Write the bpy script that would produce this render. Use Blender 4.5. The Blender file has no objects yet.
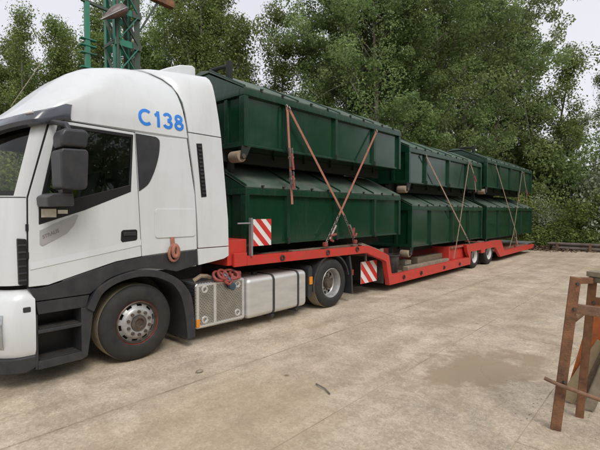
import bpy, bmesh, math, random
import numpy as np
from mathutils import Vector, Matrix

random.seed(7)
R = math.radians
scene = bpy.context.scene
COL = scene.collection

# ------------------------------------------------------------------ camera
CAM = Vector((0.0, -4.82, 1.81))
YAW, PITCH = R(42.1), math.atan(13 / 420)
cam_d = bpy.data.cameras.new('camera')
cam_d.sensor_width = 36.0
cam_d.lens = 25.2
cam_d.clip_end = 2000
cam = bpy.data.objects.new('camera', cam_d)
COL.objects.link(cam)
cam.location = CAM
cam.rotation_euler = (R(90) - PITCH, 0, YAW - R(90))
scene.camera = cam

# ------------------------------------------------------------------ sky, sun, exposure
SUN_EL, SUN_AZ = R(50), R(-112)          # azimuth measured from +X, sun stands behind the camera
w = bpy.data.worlds.new('World')
scene.world = w
w.use_nodes = True
nt = w.node_tree
nt.nodes.clear()
out = nt.nodes.new('ShaderNodeOutputWorld')
sky = nt.nodes.new('ShaderNodeTexSky')
sky.sky_type = 'NISHITA'
sky.sun_disc = False
sky.sun_elevation = SUN_EL
sky.sun_rotation = R(90) - SUN_AZ
sky.dust_density = 5
bg1 = nt.nodes.new('ShaderNodeBackground')
bg1.inputs['Strength'].default_value = 0.05
hsv = nt.nodes.new('ShaderNodeHueSaturation')
hsv.inputs['Saturation'].default_value = 0.35
nt.links.new(sky.outputs[0], hsv.inputs['Color'])
nt.links.new(hsv.outputs[0], bg1.inputs['Color'])
# overcast cloud layer, even over the whole sky with faint soft mottling
tc = nt.nodes.new('ShaderNodeTexCoord')
nz = nt.nodes.new('ShaderNodeTexNoise')
nz.inputs['Scale'].default_value = 2.2
nz.inputs['Detail'].default_value = 4
nt.links.new(tc.outputs['Generated'], nz.inputs['Vector'])
cr = nt.nodes.new('ShaderNodeValToRGB')
cr.color_ramp.elements[0].position = 0.3
cr.color_ramp.elements[0].color = (0.64, 0.65, 0.70, 1)
cr.color_ramp.elements[1].position = 0.75
cr.color_ramp.elements[1].color = (0.73, 0.735, 0.775, 1)
nt.links.new(nz.outputs['Fac'], cr.inputs['Fac'])
bg2 = nt.nodes.new('ShaderNodeBackground')
bg2.inputs['Strength'].default_value = 1.0
nt.links.new(cr.outputs[0], bg2.inputs['Color'])
add = nt.nodes.new('ShaderNodeAddShader')
nt.links.new(bg1.outputs[0], add.inputs[0])
nt.links.new(bg2.outputs[0], add.inputs[1])
nt.links.new(add.outputs[0], out.inputs['Surface'])

sun_d = bpy.data.lights.new('sun', 'SUN')
sun_d.energy = 1.5
sun_d.angle = R(22)
sun_d.color = (1.0, 0.96, 0.9)
sun = bpy.data.objects.new('sun', sun_d)
COL.objects.link(sun)
sdir = Vector((math.cos(SUN_AZ) * math.cos(SUN_EL), math.sin(SUN_AZ) * math.cos(SUN_EL), math.sin(SUN_EL)))
sun.rotation_euler = sdir.to_track_quat('Z', 'Y').to_euler()
sun.location = (0, -10, 20)

scene.view_settings.view_transform = 'Standard'
scene.view_settings.look = 'None'
scene.view_settings.exposure = 0.0
scene.view_settings.gamma = 1.0
scene.cycles.max_bounces = 5
scene.cycles.diffuse_bounces = 3
scene.cycles.glossy_bounces = 3
scene.cycles.transmission_bounces = 4
scene.cycles.adaptive_threshold = 0.02
scene.cycles.transparent_max_bounces = 12

# ------------------------------------------------------------------ materials
def mat(name, col, rough=0.5, metal=0.0, var=0.0, vscale=3.0, col2=None, bump=0.0, bscale=60.0, spec=0.5,
        coat=0.0, lo=0.35, hi=0.7, rough2=None, stretch=None, streak=None, samt=0.5, sscale=(6, 6, 0.7), slo=0.5, shi=0.75):
    m = bpy.data.materials.new(name)
    m.use_nodes = True
    n, l = m.node_tree.nodes, m.node_tree.links
    p = n['Principled BSDF']
    p.inputs['Base Color'].default_value = (*col, 1)
    p.inputs['Roughness'].default_value = rough
    p.inputs['Metallic'].default_value = metal
    p.inputs['Specular IOR Level'].default_value = spec
    p.inputs['Coat Weight'].default_value = coat
    p.inputs['Coat Roughness'].default_value = 0.08
    t = n.new('ShaderNodeTexCoord')
    vec = t.outputs['Object']
    if stretch:
        mp = n.new('ShaderNodeMapping')
        mp.inputs['Scale'].default_value = stretch
        l.new(vec, mp.inputs['Vector'])
        vec = mp.outputs[0]
    if col2 is None and var > 0:
        col2 = tuple(c * (1 - var) for c in col)
    if col2 is not None:
        z = n.new('ShaderNodeTexNoise')
        z.inputs['Scale'].default_value = vscale
        z.inputs['Detail'].default_value = 7
        z.inputs['Roughness'].default_value = 0.65
        l.new(vec, z.inputs['Vector'])
        r = n.new('ShaderNodeValToRGB')
        r.color_ramp.elements[0].position = lo
        r.color_ramp.elements[1].position = hi
        r.color_ramp.elements[0].color = (*col, 1)
        r.color_ramp.elements[1].color = (*col2, 1)
        l.new(z.outputs['Fac'], r.inputs['Fac'])
        l.new(r.outputs['Color'], p.inputs['Base Color'])
        if rough2 is not None:
            mr = n.new('ShaderNodeMapRange')
            mr.inputs['From Min'].default_value = lo
            mr.inputs['From Max'].default_value = hi
            mr.inputs['To Min'].default_value = rough
            mr.inputs['To Max'].default_value = rough2
            l.new(z.outputs['Fac'], mr.inputs['Value'])
            l.new(mr.outputs[0], p.inputs['Roughness'])
    if streak is not None:
        ms = n.new('ShaderNodeMapping')
        ms.inputs['Scale'].default_value = sscale
        l.new(t.outputs['Object'], ms.inputs['Vector'])
        z3 = n.new('ShaderNodeTexNoise')
        z3.inputs['Scale'].default_value = 1.0
        z3.inputs['Detail'].default_value = 8
        z3.inputs['Roughness'].default_value = 0.7
        l.new(ms.outputs[0], z3.inputs['Vector'])
        r3 = n.new('ShaderNodeMapRange')
        r3.inputs['From Min'].default_value = slo
        r3.inputs['From Max'].default_value = shi
        r3.inputs['To Max'].default_value = samt
        l.new(z3.outputs['Fac'], r3.inputs['Value'])
        x3 = n.new('ShaderNodeMix')
        x3.data_type = 'RGBA'
        l.new(r3.outputs[0], x3.inputs[0])
        if p.inputs['Base Color'].links:
            l.new(p.inputs['Base Color'].links[0].from_socket, x3.inputs[6])
        else:
            x3.inputs[6].default_value = (*col, 1)
        x3.inputs[7].default_value = (*streak, 1)
        l.new(x3.outputs[2], p.inputs['Base Color'])
    if bump > 0:
        z2 = n.new('ShaderNodeTexNoise')
        z2.inputs['Scale'].default_value = bscale
        z2.inputs['Detail'].default_value = 4
        l.new(vec, z2.inputs['Vector'])
        b = n.new('ShaderNodeBump')
        b.inputs['Strength'].default_value = bump
        b.inputs['Distance'].default_value = 0.01
        l.new(z2.outputs['Fac'], b.inputs['Height'])
        l.new(b.outputs[0], p.inputs['Normal'])
    return m

def concrete_mat():
    m = mat('concrete', (0.36, 0.30, 0.21), 0.92, spec=0.25)
    n, l = m.node_tree.nodes, m.node_tree.links
    p = n['Principled BSDF']
    geo = n.new('ShaderNodeNewGeometry')
    oi = n.new('ShaderNodeObjectInfo')
    def noise(scale, detail=6, rough=0.6, dist=0.0):
        z = n.new('ShaderNodeTexNoise')
        z.inputs['Scale'].default_value = scale
        z.inputs['Detail'].default_value = detail
        z.inputs['Roughness'].default_value = rough
        z.inputs['Distortion'].default_value = dist
        l.new(geo.outputs['Position'], z.inputs['Vector'])
        return z.outputs['Fac']
    def ramp(fac, a, b, ca, cb):
        r = n.new('ShaderNodeValToRGB')
        r.color_ramp.elements[0].position = a
        r.color_ramp.elements[1].position = b
        r.color_ramp.elements[0].color = (*ca, 1)
        r.color_ramp.elements[1].color = (*cb, 1)
        l.new(fac, r.inputs['Fac'])
        return r.outputs['Color']
    def mix(kind, fac, a, b):
        x = n.new('ShaderNodeMix')
        x.data_type = 'RGBA'
        x.blend_type = kind
        if isinstance(fac, float):
            x.inputs[0].default_value = fac
        else:
            l.new(fac, x.inputs[0])
        for i, s in ((6, a), (7, b)):
            if isinstance(s, tuple):
                x.inputs[i].default_value = (*s, 1)
            else:
                l.new(s, x.inputs[i])
        return x.outputs[2]
    base = ramp(noise(0.45, 5, 0.6, 0.6), 0.32, 0.68, (0.66, 0.565, 0.44), (0.72, 0.64, 0.535))
    med = ramp(noise(2.6, 8, 0.7, 0.3), 0.3, 0.72, (0.62, 0.60, 0.56), (1.08, 1.07, 1.05))
    c = mix('MULTIPLY', 0.75, base, med)
    # worn pale patches where the aggregate shows
    pale = ramp(noise(1.1, 9, 0.72, 0.8), 0.52, 0.66, (0, 0, 0), (1, 1, 1))
    speck = ramp(noise(110, 2, 0.7), 0.40, 0.66, (0.36, 0.31, 0.24), (0.66, 0.60, 0.51))
    mm = n.new('ShaderNodeMath'); mm.operation = 'MULTIPLY'; mm.inputs[1].default_value = 0.7
    l.new(pale, mm.inputs[0])
    c = mix('MIX', mm.outputs[0], c, speck)
    # fine grit everywhere
    grit = ramp(noise(160, 3, 0.85), 0.3, 0.72, (0.58, 0.56, 0.54), (1.18, 1.18, 1.18))
    c = mix('MULTIPLY', 0.75, c, grit)
    ag = n.new('ShaderNodeTexVoronoi')
    ag.inputs['Scale'].default_value = 48
    l.new(geo.outputs['Position'], ag.inputs['Vector'])
    bw = n.new('ShaderNodeRGBToBW')
    l.new(ag.outputs['Color'], bw.inputs[0])
    c = mix('MULTIPLY', 0.8, c, ramp(bw.outputs[0], 0.15, 0.85, (0.80, 0.79, 0.77), (1.10, 1.10, 1.10)))
    c = mix('MULTIPLY', 0.7, c, ramp(noise(14, 7, 0.75), 0.32, 0.7, (0.74, 0.72, 0.69), (1.08, 1.08, 1.07)))
    # broad worn and damp areas, faint tyre tracks along the yard
    c = mix('MULTIPLY', 0.9, c, ramp(noise(0.9, 9, 0.68, 1.2), 0.36, 0.62, (0.78, 0.755, 0.72), (1.06, 1.06, 1.06)))
    mpt = n.new('ShaderNodeMapping')
    mpt.inputs['Scale'].default_value = (0.22, 3.2, 1)
    mpt.inputs['Rotation'].default_value = (0, 0, R(4))
    l.new(geo.outputs['Position'], mpt.inputs['Vector'])
    zt_ = n.new('ShaderNodeTexNoise')
    zt_.inputs['Scale'].default_value = 1.0
    zt_.inputs['Detail'].default_value = 5
    l.new(mpt.outputs[0], zt_.inputs['Vector'])
    c = mix('MULTIPLY', 0.7, c, ramp(zt_.outputs['Fac'], 0.40, 0.58, (0.86, 0.845, 0.82), (1.03, 1.03, 1.03)))
    # sand spilled over the slabs, and a brownish film of dust towards the near corner of the yard
    def blob(cx, cy, ax, ay, ang, inner, outer, namp):
        mp = n.new('ShaderNodeMapping')
        mp.vector_type = 'TEXTURE'
        mp.inputs['Location'].default_value = (cx, cy, 0)
        mp.inputs['Rotation'].default_value = (0, 0, ang)
        mp.inputs['Scale'].default_value = (ax, ay, 1)
        l.new(geo.outputs['Position'], mp.inputs['Vector'])
        ln = n.new('ShaderNodeVectorMath'); ln.operation = 'LENGTH'
        l.new(mp.outputs[0], ln.inputs[0])
        f = noise(3.2, 8, 0.7, 0.4)
        mu = n.new('ShaderNodeMath'); mu.operation = 'MULTIPLY_ADD'
        mu.inputs[1].default_value = namp
        l.new(f, mu.inputs[0])
        l.new(ln.outputs['Value'], mu.inputs[2])
        mr = n.new('ShaderNodeMapRange')
        mr.inputs['From Min'].default_value = inner + namp * 0.5
        mr.inputs['From Max'].default_value = outer + namp * 0.5
        mr.inputs['To Min'].default_value = 1
        mr.inputs['To Max'].default_value = 0
        l.new(mu.outputs[0], mr.inputs['Value'])
        return mr.outputs[0]
    def scaled(s, k):
        q = n.new('ShaderNodeMath'); q.operation = 'MULTIPLY'; q.inputs[1].default_value = k
        l.new(s, q.inputs[0])
        return q.outputs[0]
    sand = mix('MULTIPLY', 0.6, (0.345, 0.272, 0.185), grit)
    c = mix('MIX', scaled(blob(4.95, -3.15, 1.35, 0.66, R(-20), 0.5, 0.9, 2.2), 0.95), c, sand)
    c = mix('MIX', scaled(blob(7.3, -2.0, 0.9, 0.35, R(-10), 0.4, 1.1, 1.4), 0.5), c, sand)
    c = mix('MIX', scaled(blob(2.3, -1.9, 1.6, 1.2, R(20), 0.3, 1.2, 1.6), 0.45), c, (0.38, 0.285, 0.185))
    # dark drips and small oil spots
    v = n.new('ShaderNodeTexVoronoi')
    v.inputs['Scale'].default_value = 1.3
    v.inputs['Randomness'].default_value = 1.0
    l.new(geo.outputs['Position'], v.inputs['Vector'])
    spots = ramp(v.outputs['Distance'], 0.018, 0.05, (0.35, 0.33, 0.3), (1, 1, 1))
    c = mix('MULTIPLY', 0.8, c, spots)
    # thin winding cracks
    vc = n.new('ShaderNodeTexVoronoi')
    vc.feature = 'DISTANCE_TO_EDGE'
    vc.inputs['Scale'].default_value = 0.35
    wob = n.new('ShaderNodeMix'); wob.data_type = 'RGBA'; wob.blend_type = 'LINEAR_LIGHT'
    wob.inputs[0].default_value = 0.25
    zc = n.new('ShaderNodeTexNoise'); zc.inputs['Scale'].default_value = 2.5; zc.inputs['Detail'].default_value = 6
    l.new(geo.outputs['Position'], zc.inputs['Vector'])
    l.new(geo.outputs['Position'], wob.inputs[6])
    l.new(zc.outputs['Color'], wob.inputs[7])
    l.new(wob.outputs[2], vc.inputs['Vector'])
    crack = ramp(vc.outputs['Distance'], 0.0008, 0.003, (0.7, 0.68, 0.65), (1, 1, 1))
    c = mix('MULTIPLY', 0.35, c, crack)
    tone = n.new('ShaderNodeMapRange')
    tone.inputs['To Min'].default_value = 0.93
    tone.inputs['To Max'].default_value = 1.06
    l.new(oi.outputs['Random'], tone.inputs['Value'])
    c = mix('MULTIPLY', 1.0, c, tone.outputs[0])
    l.new(c, p.inputs['Base Color'])
    b = n.new('ShaderNodeBump')
    b.inputs['Strength'].default_value = 0.5
    b.inputs['Distance'].default_value = 0.006
    a2 = n.new('ShaderNodeMath'); a2.operation = 'ADD'
    l.new(noise(90, 4, 0.7), a2.inputs[0])
    l.new(noise(9, 6, 0.7), a2.inputs[1])
    l.new(a2.outputs[0], b.inputs['Height'])
    l.new(b.outputs[0], p.inputs['Normal'])
    return m

def leaf_mat(name, dark, light, trans=0.35):
    m = bpy.data.materials.new(name)
    m.use_nodes = True
    n, l = m.node_tree.nodes, m.node_tree.links
    p = n['Principled BSDF']
    p.inputs['Roughness'].default_value = 0.55
    p.inputs['Specular IOR Level'].default_value = 0.35
    a = n.new('ShaderNodeAttribute'); a.attribute_name = 'tint'
    oi = n.new('ShaderNodeObjectInfo')
    mx = n.new('ShaderNodeMix'); mx.data_type = 'RGBA'
    mx.inputs[6].default_value = (*dark, 1)
    mx.inputs[7].default_value = (*light, 1)
    l.new(a.outputs['Fac'], mx.inputs[0])
    hs = n.new('ShaderNodeHueSaturation')
    mr = n.new('ShaderNodeMapRange')
    mr.inputs['To Min'].default_value = 0.485
    mr.inputs['To Max'].default_value = 0.515
    l.new(oi.outputs['Random'], mr.inputs['Value'])
    l.new(mr.outputs[0], hs.inputs['Hue'])
    mv = n.new('ShaderNodeMapRange')
    mv.inputs['To Min'].default_value = 0.8
    mv.inputs['To Max'].default_value = 1.2
    l.new(oi.outputs['Random'], mv.inputs['Value'])
    l.new(mv.outputs[0], hs.inputs['Value'])
    l.new(mx.outputs[2], hs.inputs['Color'])
    l.new(hs.outputs[0], p.inputs['Base Color'])
    t = n.new('ShaderNodeBsdfTranslucent')
    l.new(hs.outputs[0], t.inputs['Color'])
    ms = n.new('ShaderNodeMixShader')
    ms.inputs[0].default_value = trans
    l.new(p.outputs[0], ms.inputs[1])
    l.new(t.outputs[0], ms.inputs[2])
    l.new(ms.outputs[0], n['Material Output'].inputs['Surface'])
    return m

def glass_mat(name, tint, rough=0.02):
    m = bpy.data.materials.new(name)
    m.use_nodes = True
    n, l = m.node_tree.nodes, m.node_tree.links
    n.remove(n['Principled BSDF'])
    t = n.new('ShaderNodeBsdfTransparent')
    t.inputs[0].default_value = (*tint, 1)
    g = n.new('ShaderNodeBsdfGlossy')
    g.inputs['Roughness'].default_value = rough
    f = n.new('ShaderNodeFresnel')
    f.inputs['IOR'].default_value = 1.6
    ms = n.new('ShaderNodeMixShader')
    l.new(f.outputs[0], ms.inputs[0])
    l.new(t.outputs[0], ms.inputs[1])
    l.new(g.outputs[0], ms.inputs[2])
    l.new(ms.outputs[0], n['Material Output'].inputs['Surface'])
    return m

def perforated_mat():
    m = mat('perforated_aluminium', (0.62, 0.62, 0.60), 0.42, 0.85, var=0.35, vscale=5)
    n, l = m.node_tree.nodes, m.node_tree.links
    p = n['Principled BSDF']
    t = n.new('ShaderNodeTexCoord')
    mp = n.new('ShaderNodeMapping')
    mp.inputs['Rotation'].default_value = (R(90), 0, 0)
    l.new(t.outputs['Object'], mp.inputs['Vector'])
    br = n.new('ShaderNodeTexBrick')
    br.inputs['Scale'].default_value = 1.0
    br.inputs['Brick Width'].default_value = 0.045
    br.inputs['Row Height'].default_value = 0.024
    br.inputs['Mortar Size'].default_value = 0.0085
    br.inputs['Mortar Smooth'].default_value = 0.0
    l.new(mp.outputs[0], br.inputs['Vector'])
    old = p.inputs['Base Color'].links[0].from_socket
    mx = n.new('ShaderNodeMix'); mx.data_type = 'RGBA'
    l.new(br.outputs['Fac'], mx.inputs[0])
    mx.inputs[6].default_value = (0.02, 0.02, 0.02, 1)
    l.new(old, mx.inputs[7])
    l.new(mx.outputs[2], p.inputs['Base Color'])
    l.new(br.outputs['Fac'], p.inputs['Metallic'])
    return m

M = {}
M['white'] = mat('white_paint', (0.66, 0.685, 0.70), 0.3, col2=(0.58, 0.60, 0.60), vscale=1.3, lo=0.4, hi=0.8, coat=0.25, streak=(0.40, 0.37, 0.31), samt=.22, sscale=(7, 7, .8), slo=.5, shi=.8)
M['white_dirty'] = mat('white_paint_dusty', (0.78, 0.78, 0.77), 0.38, col2=(0.62, 0.60, 0.55), vscale=2.2, lo=0.5, hi=0.85)
M['plastic'] = mat('dark_grey_plastic', (0.023, 0.025, 0.031), 0.42, col2=(0.045, 0.045, 0.046), vscale=4, bump=0.05, bscale=200, streak=(0.11, 0.10, 0.08), samt=.3, sscale=(9, 9, 3), slo=.5, shi=.8)
M['visor'] = mat('smoked_visor', (0.07, 0.075, 0.095), 0.2, var=0.2, coat=0.3)
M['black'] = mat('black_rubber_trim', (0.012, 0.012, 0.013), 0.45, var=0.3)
M['chassis'] = mat('chassis_black', (0.02, 0.019, 0.018), 0.7, col2=(0.06, 0.05, 0.04), vscale=6)
M['glass'] = glass_mat('window_glass', (0.74, 0.78, 0.75))
M['screen'] = glass_mat('windscreen_glass', (0.86, 0.90, 0.87))
M['tyre'] = mat('tyre_rubber', (0.015, 0.015, 0.016), 0.75, col2=(0.034, 0.031, 0.027), vscale=7)
M['tread'] = mat('dusty_tread_rubber', (0.22, 0.185, 0.125), 0.9, col2=(0.38, 0.32, 0.22), vscale=9, bump=0.3, bscale=70)
M['steel'] = mat('silver_wheel_paint', (0.42, 0.42, 0.42), 0.42, 0.4, col2=(0.24, 0.21, 0.18), vscale=9, lo=0.45, hi=0.8)
M['rimwhite'] = mat('white_wheel_paint', (0.62, 0.62, 0.61), 0.45, 0.0, col2=(0.40, 0.36, 0.30), vscale=8, lo=0.45, hi=0.8)
M['hub'] = mat('dark_hub_steel', (0.10, 0.095, 0.09), 0.5, 0.7, col2=(0.2, 0.15, 0.11), vscale=14)
M['nut'] = mat('greasy_nut_steel', (0.16, 0.13, 0.11), 0.45, 0.6, var=0.5, vscale=30)
M['redline'] = mat('red_pinstripe', (0.35, 0.06, 0.04), 0.6, var=0.4, vscale=12)
M['alu'] = mat('brushed_aluminium', (0.72, 0.72, 0.70), 0.42, 0.6, var=0.2, vscale=3, stretch=(0.6, 1, 3), rough2=0.55)
M['perf'] = perforated_mat()
M['red'] = mat('red_trailer_paint', (0.56, 0.038, 0.028), 0.42, col2=(0.36, 0.05, 0.035), vscale=3.2, lo=0.45, hi=0.8, bump=0.08, bscale=40, streak=(0.20, 0.10, 0.07), samt=.65, sscale=(5, 5, 9), slo=.5, shi=.8)
M['reddeck'] = mat('worn_red_deck_paint', (0.36, 0.06, 0.04), 0.75, col2=(0.20, 0.15, 0.10), vscale=4, lo=0.4, hi=0.62, bump=0.2)
M['green'] = mat('dark_green_container_paint', (0.005, 0.041, 0.018), 0.09, col2=(0.008, 0.037, 0.019), vscale=1.4, rough2=0.2, bump=0.06, bscale=1.8, spec=.6, streak=(0.026, 0.052, 0.034), samt=.55, sscale=(9, 9, 1.1), slo=.48, shi=.78)
M['greenrib'] = mat('green_rib_paint', (0.007, 0.043, 0.021), 0.25, var=0.25, vscale=5, streak=(0.05, 0.06, 0.04), samt=.7, sscale=(12, 12, 2), slo=.5, shi=.8)
M['lid'] = mat('dusty_green_lid_paint', (0.055, 0.095, 0.066), 0.5, col2=(0.17, 0.185, 0.155), vscale=2.2, lo=0.4, hi=0.8, rough2=0.7)
M['under'] = mat('dark_underframe_paint', (0.007, 0.016, 0.011), 0.7, col2=(0.02, 0.017, 0.013), vscale=4)
M['roller'] = mat('dusty_roller_steel', (0.38, 0.31, 0.22), 0.6, 0.1, col2=(0.22, 0.16, 0.11), vscale=8)
M['strap'] = mat('faded_orange_webbing', (0.42, 0.17, 0.115), 0.85, col2=(0.28, 0.13, 0.09), vscale=14, bump=0.2, bscale=220)
M['strapgrey'] = mat('faded_tan_webbing', (0.34, 0.235, 0.17), 0.85, col2=(0.24, 0.16, 0.12), vscale=14)
M['ratchet'] = mat('galvanised_ratchet', (0.34, 0.33, 0.31), 0.5, 0.6, col2=(0.2, 0.13, 0.1), vscale=25)
M['redsteel'] = mat('red_binder_paint', (0.30, 0.05, 0.04), 0.6, col2=(0.13, 0.06, 0.05), vscale=25)
M['wood'] = mat('weathered_timber', (0.22, 0.165, 0.11), 0.85, col2=(0.11, 0.08, 0.055), vscale=5, stretch=(0.5, 9, 9), bump=0.4, bscale=14)
M['greywood'] = mat('grey_weathered_wood', (0.31, 0.26, 0.19), 0.9, col2=(0.17, 0.14, 0.10), vscale=7, bump=0.4, bscale=40)
M['moss'] = mat('mossy_plank', (0.36, 0.28, 0.17), 0.9, col2=(0.24, 0.20, 0.075), lo=.55, hi=.8, vscale=9, bump=0.4, bscale=40)
M['rust'] = mat('rusty_steel', (0.27, 0.125, 0.058), 0.85, col2=(0.10, 0.052, 0.032), vscale=9, bump=0.5, bscale=70)
M['rust2'] = mat('brown_painted_rust', (0.25, 0.14, 0.08), 0.8, col2=(0.12, 0.07, 0.045), vscale=14, bump=0.4, bscale=70)
M['orange'] = mat('orange_board_paint', (0.50, 0.135, 0.03), 0.7, col2=(0.26, 0.10, 0.05), vscale=8, lo=0.42, hi=0.7)
M['mast'] = mat('green_mast_paint', (0.03, 0.20, 0.125), 0.5, col2=(0.045, 0.10, 0.07), vscale=2.5, lo=0.5, hi=0.75)
M['mastdark'] = mat('weathered_mast_steel', (0.035, 0.085, 0.06), 0.6, col2=(0.08, 0.07, 0.05), vscale=5)
M['lamp'] = mat('brown_grey_lamp_shell', (0.10, 0.075, 0.065), 0.4, col2=(0.16, 0.13, 0.12), vscale=7)
M['lampglass'] = mat('dull_lamp_bowl', (0.20, 0.12, 0.10), 0.25, var=0.3, vscale=9)
M['hwhite'] = mat('hazard_white', (0.78, 0.76, 0.74), 0.4, var=0.1)
M['hred'] = mat('hazard_red', (0.62, 0.035, 0.03), 0.4, var=0.2)
M['galv'] = mat('galvanised_steel', (0.42, 0.43, 0.44), 0.45, 0.7, var=0.3, vscale=12)
M['amber'] = mat('amber_lens', (0.75, 0.26, 0.02), 0.25, var=0.2)
M['redlens'] = mat('red_lens', (0.45, 0.02, 0.02), 0.25, var=0.2)
M['blue'] = mat('blue_lettering', (0.025, 0.22, 0.74), 0.4, var=0.1)
M['badge'] = mat('silver_badge', (0.50, 0.50, 0.51), 0.35, 0.3, var=0.12, vscale=9)
M['badgetext'] = mat('grey_script', (0.24, 0.22, 0.20), 0.5, var=0.1)
M['paper'] = mat('sticker_paper', (0.72, 0.69, 0.58), 0.6, col2=(0.5, 0.5, 0.44), vscale=22)
M['lens'] = mat('headlight_lens', (0.55, 0.57, 0.58), 0.08, 0.6, var=0.4, vscale=12)
M['seat'] = mat('dark_seat_fabric', (0.035, 0.035, 0.04), 0.9, var=0.3)
M['vest'] = mat('yellow_green_cloth', (0.42, 0.50, 0.05), 0.85, var=0.3, vscale=9)
M['lining'] = mat('grey_cab_lining', (0.22, 0.22, 0.21), 0.9, var=0.2)
M['bluegrey'] = mat('blue_grey_coupling', (0.07, 0.11, 0.15), 0.45, 0.3, var=0.4, vscale=20)
M['redhose'] = mat('red_hose_rubber', (0.33, 0.055, 0.045), 0.6, col2=(0.17, 0.06, 0.05), vscale=20)
M['bucket'] = mat('black_plastic_tub', (0.022, 0.023, 0.026), 0.5, col2=(0.07, 0.065, 0.06), vscale=6)
M['cloth'] = mat('pale_sheet', (0.62, 0.61, 0.57), 0.7, var=0.2, vscale=9)
M['pipe'] = mat('grey_brown_pipe', (0.10, 0.078, 0.065), 0.65, col2=(0.19, 0.15, 0.13), vscale=4)
M['bark'] = mat('tree_bark', (0.10, 0.085, 0.065), 0.95, col2=(0.22, 0.20, 0.17), vscale=4, bump=0.6, bscale=18)
M['leafA'] = leaf_mat('leaf_green_poplar', (0.090, 0.140, 0.032), (0.31, 0.385, 0.125), .45)
M['leafB'] = leaf_mat('leaf_green_willow', (0.088, 0.136, 0.040), (0.30, 0.37, 0.14), .45)
M['leafC'] = leaf_mat('leaf_green_bush', (0.12, 0.185, 0.04), (0.35, 0.43, 0.14), .45)
M['leafS'] = leaf_mat('leaf_silver_bush', (0.22, 0.27, 0.17), (0.52, 0.56, 0.41), .35)
M['litter'] = mat('leaf_litter', (0.09, 0.055, 0.035), 0.95, col2=(0.20, 0.14, 0.09), vscale=6)
M['soil'] = mat('dirt_ground', (0.16, 0.12, 0.075), 0.95, col2=(0.07, 0.085, 0.03), vscale=0.7, bump=0.4, bscale=8)
M['jointdirt'] = mat('joint_dirt', (0.36, 0.295, 0.215), 0.95, col2=(0.16, 0.13, 0.09), vscale=1.1, lo=0.47, hi=0.65, bump=0.4, bscale=30)
M['concrete'] = concrete_mat()

# ------------------------------------------------------------------ mesh helpers
OFF = {}
def offset_of(o):
    while o is not None:
        if o.name in OFF:
            return OFF[o.name]
        o = o.parent
    return Vector((0, 0, 0))

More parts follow.
